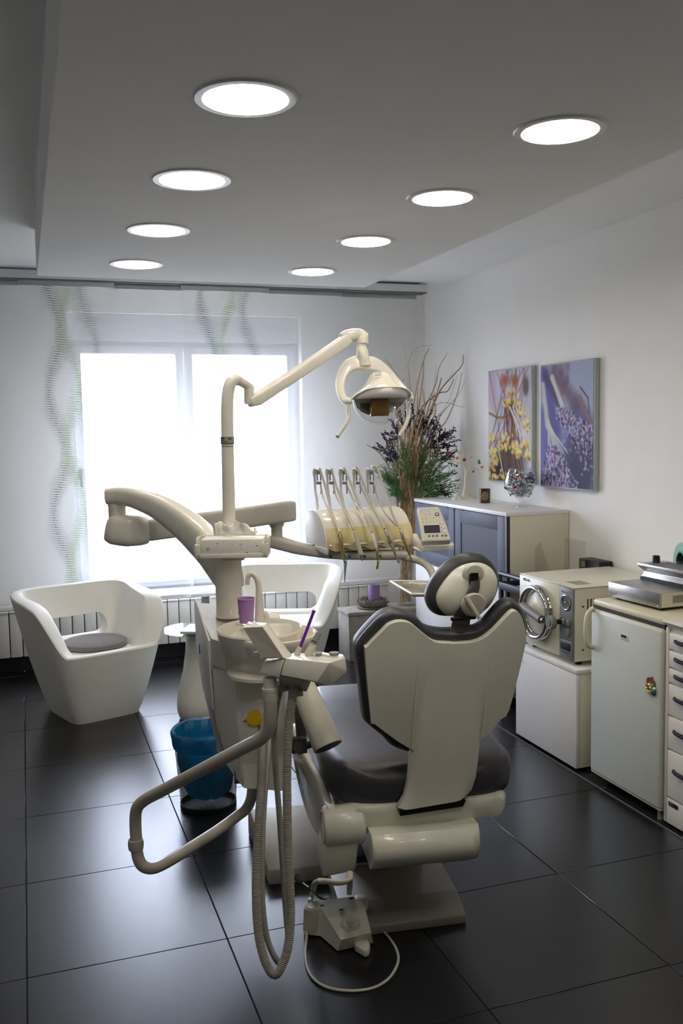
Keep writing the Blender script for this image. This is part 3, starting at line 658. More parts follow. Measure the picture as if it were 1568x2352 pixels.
obj('knob_cap', MB().lathe(kn+V(-0.028,0,0), [(0,0.002), (0.016,0.002), (0.018,0)], 20, (EY, EZ, -EX)), 'panelg', k_)
b = MB(); b.tube([p1+V(0,-0.005,0), p1+V(0,0.02,0)], 0.012, 12); b.tube([kn+V(0.0,0,0), kn+V(0.05,0,0)], 0.012, 12); obj('hinge_pin', b, 'black', t)
b = MB(); b.bb((2.62, 3.845, az1+0.003), (2.645, 3.875, az1+0.012)); b = MB()
for xx, yy in ((2.60, 3.66), (2.78, 3.66)): b.bb((xx, yy, az1+0.004), (xx+0.10, yy+0.012, az1+0.014), bev=0.002)
obj('top_rail', b, 'grey', t)
b = MB()
b.bb((AX+0.06, 3.70, az1+0.004), (AX+0.14, 3.80, az1+0.0046)); obj('type_label', b, 'greyl', t)
b = MB()
for k in range(8):
    x = AX+0.075+0.017*k; b.bb((x-0.0028, ay0-0.0016, 0.735), (x+0.0028, ay0+0.003, 0.800))
obj('vent_slot', b, 'black', t)
b = MB()
for x, z in ((AX+0.05, 0.765), (AX+0.05, 0.56), (2.85, 0.56)): b.lathe((x, ay0+0.001, z), [(0,0.004), (0.005,0.002), (0.006,0)], 10, (EX, EZ, -EY))
obj('screw', b, 'dgrey', t)
b = MB()
for x in (AX+0.06, 2.86):
    for y in (ay0+0.05, ay1-0.06): b.lathe((x, y, cz), [(0,0), (0.016,0), (0.02,0.026), (0,0.026)], 14)
obj('foot', b, 'black', t)

# things behind the steriliser
t = thing('brochure_holder', (2.85, 4.31, 0), 'clear acrylic brochure holder standing behind the steriliser', 'holder')
b = MB(); b.bb((2.83, 4.222, 0.60), (2.834, 4.42, 0.985)); obj('back_plate', b, 'acryl', t, 0)
b = MB(); b.prism([(2.72, 4.26, 0.60), (2.72, 4.56, 0.60), (2.72, 4.55, 0.92), (2.72, 4.50, 0.96)], (0.004, 0, 0)); obj('front_plate', b, 'acryl', t, 0)
obj('foot_block', MB().bb((2.72, 4.23, 0.0), (2.86, 4.42, 0.60), bev=0.003), 'enamel', t)
t = thing('dark_box', (2.90, 4.17, 0.84), 'small black box with a grey screen behind the top of the steriliser', 'box')
obj('case', MB().bb((2.865, 4.145, 0.0), (2.95, 4.335, 0.880), bev=0.004), 'black', t)
obj('screen', MB().bb((2.862, 4.27, 0.838), (2.866, 4.305, 0.866)), 'grey', t)

# refrigerator
FX, fy0, fy1, fz = 2.362, 2.992, 3.478, 0.835
t = thing('refrigerator', (2.66, 3.24, 0), 'small white refrigerator with a yellowed edge trim and vertical handle', 'refrigerator')
obj('body', MB().bb((FX+0.05, fy0, 0.03), (2.93, fy1, fz-0.03), bev=0.006), 'fridge', t)
obj('worktop', MB().bb((FX+0.012, fy0-0.002, fz-0.030), (2.93, fy1+0.002, fz), bev=0.010, seg=3), 'fridget', t)
b = MB(); b.bb((FX, fy0, 0.048), (FX+0.045, fy1, fz-0.045), bev=0.013, seg=3); d = obj('door', b, 'fridge', t)
obj('door_seal', MB().bb((FX+0.016, fy0+0.002, fz-0.046), (FX+0.06, fy1-0.002, fz-0.028)), 'wenge', t)
obj('door_trim', MB().bb((FX+0.004, fy0+0.003, fz-0.060), (FX+0.046, fy1-0.003, fz-0.044), bev=0.005), 'fridget', d)
obj('door_trim', MB().bb((FX+0.004, fy0+0.003, 0.043), (FX+0.046, fy1-0.003, 0.056), bev=0.004), 'fridget', d)
hp = lambda px, py, o: at(px, py, x=FX-o)
b = MB(); b.tube([V(FX+0.004, 3.462, 0.795), V(FX-0.022, 3.462, 0.775), V(FX-0.034, 3.462, 0.73), V(FX-0.034, 3.462, 0.67), V(FX-0.022, 3.462, 0.63), V(FX+0.004, 3.462, 0.618)], 0.011, 12, 5); obj('handle', b, 'fridget', d)
c = at(1434, 1464, x=FX); obj('badge', MB().box(c, (0.003, 0.052, 0.026), bev=0.001), 'enamel', d); obj('badge_print', MB().box(c+V(-0.001,0.004,0.004), (0.003, 0.036, 0.012)), 'ink', d)
obj('toe_kick', MB().bb((FX+0.10, fy0+0.01, 0.0), (2.90, fy1-0.01, 0.04)), 'black', t)
b = MB()
for y in (fy0+0.03,): b.lathe((FX+0.03, y, 0), [(0,0), (0.012,0), (0.012,0.05), (0,0.05)], 12)
obj('foot', b, 'greyl', t)
c = at(1497, 1575, x=FX)
t = thing('fridge_magnet', c, 'small colourful souvenir magnet on the refrigerator door', 'magnet')
b = MB()
for dy, h, zz in ((0.022, 0.02, 0.018), (0.010, 0.024, 0.018), (-0.004, 0.034, 0.018), (-0.016, 0.018, 0.014)): b.prism([c+V(-0.006, dy+0.007, 0.0), c+V(-0.006, dy-0.007, 0.0), c+V(-0.006, dy-0.007, zz), c+V(-0.006, dy, zz+h*0.6), c+V(-0.006, dy+0.007, zz)], (0.006, 0, 0))
obj('backing', b, 'brownm', t)
for dy, dz, m, r in ((0.020,-0.002,'red',0.010), (0.008,0.002,'lemon',0.009), (-0.002,-0.008,'lemon',0.009), (0.012,-0.014,'blueres',0.010), (0.010,-0.026,'yellow',0.012), (-0.016,-0.022,'blueres',0.015), (-0.012,0.002,'green',0.011), (-0.022,-0.006,'paper',0.008), (0.024,-0.014,'paper',0.006)):
    obj('relief', MB().ell(c+V(-0.007, dy, dz), (0.006, r, r*0.85), n=12, m=8), m, t)

# drawer unit with worktop
t = thing('drawer_unit', (2.66, 2.5, 0), 'beige drawer unit with dark bow handles and a rounded worktop edge', 'drawer unit')
GX, gy1 = 2.378, 2.982; gy0 = 1.9
obj('body', MB().bb((GX+0.004, gy0, 0.012), (2.93, gy1, 0.80), bev=0.002), 'drawer', t)
b = MB()
prof = [(2.93, 0.812), (2.93, 0.842), (GX+0.005, 0.842), (GX-0.012, 0.838), (GX-0.020, 0.827), (GX-0.012, 0.816), (GX+0.005, 0.812)]
b.prism([(x, gy1+0.004, z) for x, z in prof], (0, gy0-gy1-0.004, 0)); obj('worktop', b, 'drawer', t)
obj('top_rail', MB().bb((GX+0.002, gy0, 0.785), (GX+0.02, gy1, 0.812)), 'drawer', t)
obj('side_panel', MB().bb((GX-0.004, gy1-0.018, 0.012), (GX+0.02, gy1, 0.805), bev=0.002), 'drawer', t)
zs = [at(1545, y, x=GX).z for y in (1453, 1494, 1535, 1571, 1646, 1724, 1836)]
for z1, z0 in zip(zs[:-1], zs[1:]):
    d = obj('drawer', MB().bb((GX-0.006, gy0+0.01, z0+0.004), (GX+0.014, gy1-0.022, z1-0.003), bev=0.003), 'drawer', t)
    zc_ = z0+(z1-z0)*0.62; b = MB(); b.tube([V(GX-0.004, 2.925, zc_), V(GX-0.022, 2.90, zc_), V(GX-0.030, 2.82, zc_), V(GX-0.030, 2.72, zc_), V(GX-0.022, 2.64, zc_), V(GX-0.004, 2.615, zc_)], [0.004, 0.007, 0.009, 0.009, 0.007, 0.004], 10, 4); obj('handle', b, 'handle', d)
obj('base_panel', MB().bb((GX-0.004, gy0+0.01, 0.012), (GX+0.014, gy1-0.018, zs[-1]-0.003), bev=0.002), 'drawer', t)
obj('drain_hole', MB().box((GX-0.0045, 2.925, zs[-1]-0.022), (0.004, 0.055, 0.017), bev=0.0015), 'wenge', t)
b = MB()
for x in (GX+0.05, 2.88):
    for y in (gy0+0.06, gy1-0.06): b.lathe((x, y, 0), [(0,0), (0.016,0), (0.016,0.013), (0,0.013)], 12)
obj('foot', b, 'black', t)

# pouch sealer on the refrigerator and its roll
t = thing('pouch_sealer', (2.6, 3.26, fz), 'brushed steel pouch sealing machine on top of the refrigerator', 'sealer')
a0 = V(2.437, 3.455, 0); L_ = V(0.012, -0.336, 0); W_ = V(0.40, 0.012, 0); z0, z1 = fz+0.012, fz+0.075
def sq(l, w_, z): p = a0+L_*l+W_*w_; return V(p.x, p.y, z)
obj('base_box', MB().hexa([sq(0,0,z0), sq(1,0,z0), sq(1,1,z0), sq(0,1,z0), sq(0,0,z1), sq(1,0,z1), sq(1,1,z1), sq(0,1,z1)], bev=0.002), 'steel', t)
obj('side_plate', MB().hexa([sq(1.002,0.02,z0+0.002), sq(1.008,0.02,z0+0.002), sq(1.008,0.98,z0+0.002), sq(1.002,0.98,z0+0.002), sq(1.002,0.02,z1-0.002), sq(1.008,0.02,z1-0.002), sq(1.008,0.98,z1-0.002), sq(1.002,0.98,z1-0.002)]), 'enamel', t)
obj('type_label', MB().hexa([sq(1.009,0.16,z0+0.018), sq(1.012,0.16,z0+0.018), sq(1.012,0.46,z0+0.018), sq(1.009,0.46,z0+0.018), sq(1.009,0.16,z1-0.014), sq(1.012,0.16,z1-0.014), sq(1.012,0.46,z1-0.014), sq(1.009,0.46,z1-0.014)]), 'greyl', t)
b = MB(); b.prism([sq(-0.02,0.46,z1+0.012), sq(-0.02,0.50,z1+0.034), sq(-0.02,0.40,z1+0.062), sq(-0.02,0.40,z1+0.074), sq(-0.02,0.78,z1+0.074), sq(-0.02,0.78,z1+0.012)], L_*1.3, bev=0.002); hd = obj('sealing_head', b, 'steel', t)
b = MB()
for k in range(5): b.hexa([sq(0.15,0.44+0.06*k,z1+0.0735), sq(1.2,0.44+0.06*k,z1+0.0735), sq(1.2,0.47+0.06*k,z1+0.0735), sq(0.15,0.47+0.06*k,z1+0.0735), sq(0.15,0.44+0.06*k,z1+0.076), sq(1.2,0.44+0.06*k,z1+0.076), sq(1.2,0.47+0.06*k,z1+0.076), sq(0.15,0.47+0.06*k,z1+0.076)])
obj('vent_slat', b, 'panelg', hd)
kc = sq(0.10, 0.58, z1+0.074); obj('knob', MB().lathe(kc, [(0,0), (0.020,0), (0.018,0.005), (0.016,0.030), (0.013,0.033), (0,0.033)], 20), 'black', hd)
obj('sealing_gap', MB().hexa([sq(0.02,0.42,z1), sq(1.0,0.42,z1), sq(1.0,0.78,z1), sq(0.02,0.78,z1), sq(0.02,0.42,z1+0.013), sq(1.0,0.42,z1+0.013), sq(1.0,0.78,z1+0.013), sq(0.02,0.78,z1+0.013)]), 'black', t)
hk = sq(1.05, 0.52, z1-0.02); b = MB(); b.tube([hk+V(0,-0.01,0.06), hk+V(-0.02,-0.05,0.04), hk+V(-0.02,-0.07,-0.01), hk+V(0.0,-0.04,-0.05)], [0.018, 0.020, 0.018, 0.012], 12, 4); obj('lever_grip', b, 'black', t)
b = MB()
for l in (0.08, 0.92):
    for w_ in (0.1, 0.9): p = sq(l, w_, fz); b.lathe(p, [(0,0), (0.012,0), (0.012,0.013), (0,0.013)], 12)
obj('foot', b, 'black', t)
b = MB()
for l in (0.03, 0.97): p = sq(l, 0, z0+0.008); b.ell(p+V(-0.001,0,0), (0.003,0.004,0.004), n=8, m=6)
obj('screw', b, 'chrome', t)
rc = at(1586, 1293, x=2.80); t = thing('pouch_roll', (rc.x, rc.y, 0.84), 'mint green roll of sterilisation pouches on a holder behind the sealer', 'roll')
ax = (V(0.1,0.995,0).normalized(), EZ, V(-0.995,0.1,0).normalized())
ax = (V(0.30, 0.954, 0).normalized(), EZ, V(-0.954, 0.30, 0).normalized())
for k in (0, 1):
    b = MB(); cc = rc+ax[2]*(-0.055*k); b.lathe(cc, [(0.052,0.0), (0.052,0.046), (0.088,0.046), (0.0925,0.040), (0.0925,0.006), (0.088,0.0), (0.052,0.0)], 48, ax, cap=False); obj('roll', b, 'tape', t)
    b = MB(); b.lathe(cc, [(0.046,-0.002), (0.046,0.048), (0.053,0.048), (0.053,-0.002), (0.046,-0.002)], 32, ax, cap=False); obj('core', b, 'taped', t)
b = MB(); b.tube([rc-ax[2]*0.09, rc+ax[2]*0.07], 0.010, 12); 
b.tube([rc-ax[2]*0.09, V(rc.x+0.086, rc.y-0.027, 0.835)], 0.008, 10); b.bb((rc.x-0.02, rc.y-0.08, 0.8345), (rc.x+0.12, rc.y+0.06, 0.842)); obj('holder', b, 'steel', t)
# ================================================================== lounge corner: armchairs, table, bin, plinth, twigs
def limb(b, P, W, H, upv=EZ, p=3.0, n=20):
    """sweep of rounded sections along a path: P points, W half widths sideways, H half heights along upv"""
    P = [Vector(x) for x in P]; rings = []
    for i, c in enumerate(P):
        t = (P[min(i+1, len(P)-1)]-P[max(i-1, 0)]).normalized(); s = t.cross(upv).normalized(); u = s.cross(t).normalized(); r = []
        for k in range(n):
            a = 2*math.pi*k/n; ca, sa = math.cos(a), math.sin(a)
            r.append(c+s*(W[i]*math.copysign(abs(ca)**(2/p), ca))+u*(H[i]*math.copysign(abs(sa)**(2/p), sa)))
        rings.append(r)
    b.loft(rings); return b
def smooth_limb(b, P, W, H, k=5, **kw):
    Q, _ = crom([Vector(x) for x in P], [0]*len(P), k); w_, h_ = [], []
    for i in range(len(P)-1):
        for j in range(k): w_.append(W[i]+(W[i+1]-W[i])*j/k); h_.append(H[i]+(H[i+1]-H[i])*j/k)
    return limb(b, Q, w_+[W[-1]], h_+[H[-1]], **kw)
def sstep(x, a, b_): x = min(1, max(0, (x-a)/(b_-a))); return x*x*(3-2*x)
def armchair(cx, cy, fx, fy, label, wa1=0.395):
    f = V(fx, fy, 0).normalized(); a = V(-f.y, f.x, 0); c0 = V(cx, cy, 0)
    TOP, SEAT, n = 0.70, 0.385, 72
    def plan(th, z):
        s = z/TOP; s1 = s**0.85; wa = 0.20+(wa1-0.20)*s1; wb = 0.21+(0.36-0.21)*s1; p = 7.5-3.0*s
        ca, sa = math.cos(th), math.sin(th)
        return math.copysign(abs(sa)**(2/p), sa)*wa, math.copysign(abs(ca)**(2/p), ca)*wb
    def h(th):
        d = abs((math.degrees(th)+180) % 360-180); return 0.405+(0.668-0.405)*sstep(d, 32, 96)+0.040*sstep(d, 60, 150)
    def P(th, z, inset): x, y = plan(th, z); L_ = math.hypot(x, y); k = max(0.02, (L_-inset)/L_); q = c0+a*(x*k)+f*(y*k); return V(q.x, q.y, z)
    TH = [2*math.pi*i/n for i in range(n)]; rings = []
    for i in range(10):
        s = i/9; rings.append([P(t, 0.0+s*(h(t)-0.012), 0.0) for t in TH])
    def thk(t): d = abs((math.degrees(t)+180) % 360-180); return 0.055+0.045*(sstep(d, 30, 60)-sstep(d, 75, 140))
    rings.append([P(t, h(t)-0.004, 0.006) for t in TH]); rings.append([P(t, h(t), 0.018) for t in TH]); rings.append([P(t, h(t), thk(t)-0.018) for t in TH]); rings.append([P(t, h(t)-0.006, thk(t)-0.004) for t in TH])
    for i in range(1, 7):
        s = i/6; rings.append([P(t, (h(t)-0.012)*(1-s)+SEAT*s, thk(t)+0.01+0.05*s*s) for t in TH])
    rings.append([P(t, SEAT, 0.16) for t in TH]); rings.append([c0+V(0,0,SEAT)+a*(0.02*math.sin(t))+f*(0.02*math.cos(t)) for t in TH])
    b = MB(); b.loft(rings); bm_ = b.bm
    o = obj('white_armchair', b, 'poly', None, 32); cut = MB(); q = c0-f*0.13
    cut.prism([q+a*x+V(0,0,z) for x, z in rrect(0, 0.462, 0.40, 0.125, 0.055)], -f*0.45)
    co = obj('cut', cut, 'poly'); md = o.modifiers.new('slot', 'BOOLEAN'); md.object = co; md.operation = 'DIFFERENCE'; md.solver = 'EXACT'
    bpy.context.view_layer.update(); dg = bpy.context.evaluated_depsgraph_get(); me = bpy.data.meshes.new_from_object(o.evaluated_get(dg))
    o.modifiers.clear(); o.data = me; bpy.data.objects.remove(co)
    me.polygons.foreach_set('use_smooth', [True]*len(me.polygons)); me.set_sharp_from_angle(angle=math.radians(32))
    tag(o, label, 'armchair', 'white lounge armchairs'); return c0, a, f
c0, a_, f_ = armchair(0.325, 5.445, 0.335, -0.942, 'white moulded armchair with a grey felt cushion on its seat, left of the glass table')
armchair(1.545, 5.70, -0.36, -0.93, 'white moulded armchair behind the spittoon bowl, its seat out of sight')
b = MB(); cc = c0+f_*0.02+a_*0.01+V(0,0,0.386)
X_, Y_ = a_, f_
b.lathe(cc, [(0,0), (0.17,0.0), (0.185,0.012), (0.182,0.03), (0.165,0.038), (0.08,0.044), (0,0.043)], 40, (X_, Y_, EZ))
tag(obj('seat_cushion', b, 'felt'), 'round grey felt cushion lying in the white armchair', 'cushion')

# side table
tcn = V(0.862, 5.08, 0)
t = thing('side_table', tcn, 'small side table with a round glass top on a white bottle-shaped pedestal', 'table')
obj('pedestal', MB().lathe(tcn, [(0,0), (0.088,0), (0.102,0.012), (0.112,0.05), (0.112,0.10), (0.098,0.18), (0.072,0.28), (0.056,0.38), (0.050,0.46), (0.052,0.503), (0,0.503)], 48), 'vinyl', t)
obj('glass_top', MB().lathe(tcn, [(0,0.503), (0.176,0.503), (0.179,0.508), (0.176,0.513), (0,0.513)], 64), 'greeng', t)
m_ = V(0.87, 5.02, 0.5135); r_ = (V(0.9,-0.43,0), V(0.43,0.9,0), EZ)
t = thing('magazine', m_, 'magazine with a pinkish cover lying on the round glass table', 'magazine')
obj('pages', MB().box(m_+V(0,0,0.006), (0.145, 0.20, 0.012), r_, bev=0.001), 'paper', t); obj('cover', MB().box(m_+V(0,0,0.0126), (0.147, 0.202, 0.001), r_), 'mag', t)

# waste bin with a blue bag
def meshmat():
    m = bpy.data.materials.new('black_wire_mesh_open'); m.use_nodes = True; n = m.node_tree.nodes; L = m.node_tree.links; pb = n['Principled BSDF']
    pb.inputs['Base Color'].default_value = (*rgb(18, 18, 20), 1); pb.inputs['Roughness'].default_value = 0.45
    t = n.new('ShaderNodeTexCoord'); sp = n.new('ShaderNodeSeparateXYZ'); L.new(t.outputs['UV'], sp.inputs[0]); tp = n.new('ShaderNodeBsdfTransparent'); x = n.new('ShaderNodeMixShader')
    def w_(s, k):
        a = n.new('ShaderNodeMath'); a.operation = 'MULTIPLY'; a.inputs[1].default_value = k; L.new(s, a.inputs[0]); f = n.new('ShaderNodeMath'); f.operation = 'FRACT'; L.new(a.outputs[0], f.inputs[0])
        g = n.new('ShaderNodeMath'); g.operation = 'LESS_THAN'; g.inputs[1].default_value = 0.42; L.new(f.outputs[0], g.inputs[0]); return g.outputs[0]
    mx = n.new('ShaderNodeMath'); mx.operation = 'MAXIMUM'; L.new(w_(sp.outputs['X'], 330), mx.inputs[0]); L.new(w_(sp.outputs['Y'], 120), mx.inputs[1])
    L.new(mx.outputs[0], x.inputs[0]); L.new(tp.outputs[0], x.inputs[1]); L.new(pb.outputs[0], x.inputs[2]); L.new(x.outputs[0], n['Material Output'].inputs[0]); return m
M['open'] = meshmat()
bc = V(0.688, 3.84, 0); R0, R1, BH = 0.118, 0.142, 0.335
t = thing('waste_bin', bc, 'black wire mesh waste bin behind the spittoon unit', 'bin')
bm_ = bmesh.new(); n = 64; uvl = bm_.loops.layers.uv.new('UVMap'); Rg = [[bm_.verts.new(bc+V(math.cos(2*math.pi*k/n)*r, math.sin(2*math.pi*k/n)*r, z)) for k in range(n)] for r, z in ((R0, 0.02), (R1, BH))]
for k in range(n):
    f = bm_.faces.new((Rg[0][k], Rg[0][(k+1) % n], Rg[1][(k+1) % n], Rg[1][k]))
    for l, uv in zip(f.loops, ((k/n, 0), ((k+1)/n, 0), ((k+1)/n, 1), (k/n, 1))): l[uvl].uv = uv
obj('wire_mesh', bm_, 'open', t)
obj('base', MB().lathe(bc, [(0,0), (R0+0.002,0), (R0+0.003,0.022), (R0-0.004,0.024), (R0-0.006,0.006), (0,0.006)], 64), 'mesh', t)
b = MB(); b.torus(bc+V(0,0,BH), R1, 0.005, n=64); obj('rim', b, 'mesh', t)
rr = random.Random(2); b = MB(); rings = []
def wob(k, z): return 0.004*math.sin(k*5+z*30)+0.003*math.sin(k*11+z*70)+0.002*math.sin(k*23+z*12)
prof = [(R1+0.004, BH-0.062), (R1+0.0075, BH-0.03), (R1+0.010, BH+0.001), (R1+0.004, BH+0.010), (R1-0.006, BH+0.003), (R1-0.016, BH-0.04), (R1-0.022, 0.20), (0.106, 0.11), (0.088, 0.062), (0.05, 0.040), (0.002, 0.034)]
for r, z in prof: rings.append([bc+V(math.cos(2*math.pi*k/n)*(r+wob(2*math.pi*k/n, z)*min(1, r/0.08)*(1 if z < BH-0.03 and r < R1 else 0.35)), math.sin(2*math.pi*k/n)*(r+wob(2*math.pi*k/n, z)*min(1, r/0.08)*(1 if z < BH-0.03 and r < R1 else 0.35)), z+0.003*math.sin(7*k/n*6.28)*(1 if z < BH-0.05 else 0.4)) for k in range(n)])
b.loft(rings, cap=False); o = obj('bin_liner', b, 'bluebag'); tag(o, 'blue plastic bag folded over the rim of the black waste bin', 'bag')

# concrete plinth, wreath, candle, glass vase
pc = V(2.33, 6.04, 0)
t = thing('concrete_plinth', pc, 'low concrete plinth in front of the radiator, carrying a candle wreath and glass vase', 'plinth')
obj('block', MB().bb((2.075, 5.93, 0), (2.64, 6.155, 0.318), bev=0.004), 'concrete', t)
obj('slab', MB().bb((2.068, 5.922, 0.320), (2.648, 6.16, 0.345), bev=0.004), 'concrete', t)
wc = at(856, 1392, y=6.04); wc.z = 0.345
t = thing('plate', wc, 'flat grey plate under the wreath on the concrete plinth', 'plate')
obj('dish', MB().lathe(wc, [(0,0), (0.07,0), (0.115,0.008), (0.117,0.012), (0.07,0.006), (0,0.006)], 48, (EX, EY*0.96, EZ)), 'concrete', t)
t = thing('wreath', wc, 'grey bristly wreath lying around the purple candle', 'wreath')
rr = random.Random(9); b = MB(); b.torus(wc+V(0,0,0.036), 0.076, 0.026, n=40, m=10)
for k in range(420):
    a = rr.random()*6.283; q = rr.random()*6.283; d = V(math.cos(a), math.sin(a), 0); c = wc+V(0,0,0.036)+d*0.076; nrm = d*math.cos(q)+EZ*math.sin(q); tg = V(-math.sin(a), math.cos(a), 0)
    p = c+nrm*0.022; e = p+(nrm*0.5+tg*rr.uniform(-1, 1)+V(rr.uniform(-.4,.4), rr.uniform(-.4,.4), rr.uniform(-.3,.4))).normalized()*0.026
    if e.z < 0.356: e.z = 0.356
    b.tube([p, e], [0.0022, 0.0008], 4)
obj('fibres', b, 'wreath', t, kind='stuff')
cc = at(859, 1384, y=6.04); cc.z = wc.z+0.0125
t = thing('pillar_candle', cc, 'thick purple pillar candle standing in the grey wreath', 'candle')
obj('wax', MB().lathe(cc, [(0,0), (0.040,0), (0.041,0.01), (0.041,0.150), (0.037,0.156), (0.02,0.150), (0,0.148)], 40), 'candle', t)
obj('wick', MB().tube([cc+V(0,0,0.147), cc+V(0.002,0,0.158)], 0.0012, 6), 'ink', t)
vc = V(2.548, 6.035, 0.345)
t = thing('glass_vase', vc, 'tall clear glass cylinder vase filled with twisted wood on the plinth', 'vase')
obj('glass', MB().lathe(vc, [(0,0.0), (0.055,0), (0.056,0.004), (0.056,0.40), (0.0525,0.40), (0.0525,0.010), (0,0.010)], 48, cap=False), 'glass', t)
# twig arrangement
ta = thing('twig_arrangement', (vc.x, vc.y, vc.z+0.011), 'tall bunch of bare twisted twigs with dried lavender and green sprays in the corner', 'dried flowers')
rr = random.Random(21)
def pt(px, py, y): p = at(px, py, y=y); p.x = min(p.x, 2.93); return p
def branch(pts, r0, r1, m='twig', k=4):
    n = len(pts); P = [Vector(p)+V(rr.uniform(-1,1), rr.uniform(-1,1), 0)*(0.006 if 0 < i < n-1 else 0) for i, p in enumerate(pts)]
    b = MB(); b.tube(P, [r0+(r1-r0)*i/(n-1) for i in range(n)], 6, k); return obj('branch', b, m, ta)
root = lambda: V(vc.x+rr.uniform(-.03,.03), vc.y+rr.uniform(-.03,.03), vc.z+0.03)
LONG = [[(936,1180),(950,1060),(985,960),(1010,900),(1040,862),(1062,838),(1087,815)], [(930,1180),(945,1060),(960,970),(985,920),(1003,880),(1008,845),(1027,811)], [(925,1180),(935,1080),(950,990),(962,930),(972,870),(972,825),(985,800)],
        [(930,1170),(940,1060),(960,950),(1005,905),(1028,898),(1042,870)], [(940,1180),(960,1080),(1000,1000),(1030,960),(1050,900),(1060,855)], [(920,1190),(925,1080),(930,980),(925,900),(905,850),(884,825)],
        [(915,1180),(905,1110),(890,1070),(870,1040),(842,1021)], [(925,1180),(930,1050),(945,960),(955,890),(968,840),(972,830)], [(930,1170),(950,1040),(975,960),(1010,925),(1060,935),(1094,932)],
        [(925,1180),(920,1080),(888,1010),(884,980)], [(935,1180),(960,1050),(1010,960),(1055,905),(1092,866)], [(925,1180),(930,1000),(940,900),(936,840),(955,800),(990,793)]]
for i, L_ in enumerate(LONG):
    yb, yt = 6.03, (5.86, 5.95, 6.02, 5.92, 5.84, 6.05, 6.0, 6.05, 5.85, 6.05, 5.82, 6.08)[i]
    pts = [root()]+[pt(px, py, yb+(yt-yb)*j/(len(L_)-1)) for j, (px, py) in enumerate(L_)]
    branch(pts, 0.0075 if i < 8 else 0.004, 0.0025 if i < 8 else 0.001, 'twig' if i % 3 else 'twigd')
for i in range(42):
    e = (900+rr.random()*105, 905+rr.random()*170); base = 912+rr.random()*46; ye = 6.03+rr.uniform(-.13, .06)
    mid = (base*0.6+e[0]*0.4+rr.uniform(-14,14), 1120+rr.uniform(-20,20)); m2 = ((base+e[0])/2+rr.uniform(-16,16), (1120+e[1])/2)
    pts = [root(), pt(base, 1185, 6.03+rr.uniform(-.05,.03)), pt(*mid, 6.03+(ye-6.03)*0.4), pt(m2[0], m2[1], 6.03+(ye-6.03)*0.7), pt(*e, ye), pt(e[0]+rr.uniform(-14,18), e[1]-rr.uniform(20,60), ye-0.01)]
    branch(pts, rr.uniform(0.005, 0.010), rr.uniform(0.002, 0.005), 'twig' if i % 4 else 'twigd', 3)
for i in range(16):
    a = rr.random()*6.28; pts = [vc+V(0.03*math.cos(a+k*1.1), 0.03*math.sin(a+k*1.1), 0.03+0.36*k/5) for k in range(6)]; b = MB(); b.tube(pts, rr.uniform(0.007, 0.011), 6, 4); obj('branch', b, 'twig' if i % 3 else 'twigd', ta)
for i in range(10):
    e = (880+rr.random()*200, 770+rr.random()*200); s = (930+rr.random()*40, 1000+rr.random()*40); branch([pt(*s, 6.0), pt((s[0]+e[0])/2+rr.uniform(-15,15), (s[1]+e[1])/2, 5.98), pt(*e, 5.95)], 0.002, 0.0007, 'twigd')
def sprays(name, m, specs, ln, r, k):
    b = MB()
    for (x0, y0), (x1, y1), n in specs:
        for i in range(n):
            s = (x0+rr.uniform(-14,14), y0+rr.uniform(-10,10)); e = (x1+rr.uniform(-26,26), y1+rr.uniform(-30,30)); yy = 6.0+rr.uniform(-.10, .10)
            A, B = pt(*s, yy), pt(*e, yy+rr.uniform(-.08, .06)); B.y = min(B.y, 6.15); b.tube([A, (A+B)/2+V(0,0,0.02), B], 0.0016, 4)
            for j in range(k):
                f = 0.25+0.75*j/k; p = A+(B-A)*f; d = (B-A).normalized(); o_ = V(rr.gauss(0,1), rr.gauss(0,1), rr.gauss(0,1)).normalized(); q = p+(d*0.8+o_*0.8).normalized()*ln*rr.uniform(.6, 1.2); q.y = min(q.y, 6.17); q.x = min(q.x, 2.945)
                b.tube([p, (p+q)/2, q], [r*0.5, r, r*0.25], 4)
    obj(name, b, m, ta, kind='stuff')
sprays('green_sprays', 'pine', [((920,1140),(885,1075),16), ((925,1150),(905,1110),10), ((955,1140),(1020,1085),14), ((960,1150),(1030,1110),12), ((940,1110),(925,1040),10), ((955,1090),(1000,1020),8), ((960,1130),(985,1060),8)], 0.045, 0.0022, 26)
sprays('lavender_heads', 'lav', [((915,1060),(890,1020),9), ((915,1010),(902,985),6), ((925,990),(918,950),4), ((985,1040),(1030,1010),8), ((985,1020),(1010,985),7), ((960,1000),(975,965),6), ((900,1050),(880,1035),5)], 0.022, 0.0042, 20)
sprays('seed_heads', 'seed', [((1000,1020),(1045,1002),5), ((960,980),(968,952),4), ((1010,1000),(1005,975),4), ((1000,1110),(1035,1112),4), ((1010,1060),(1062,1052),4), ((1010,1060),(1040,1048),4)], 0.020, 0.0046, 16)
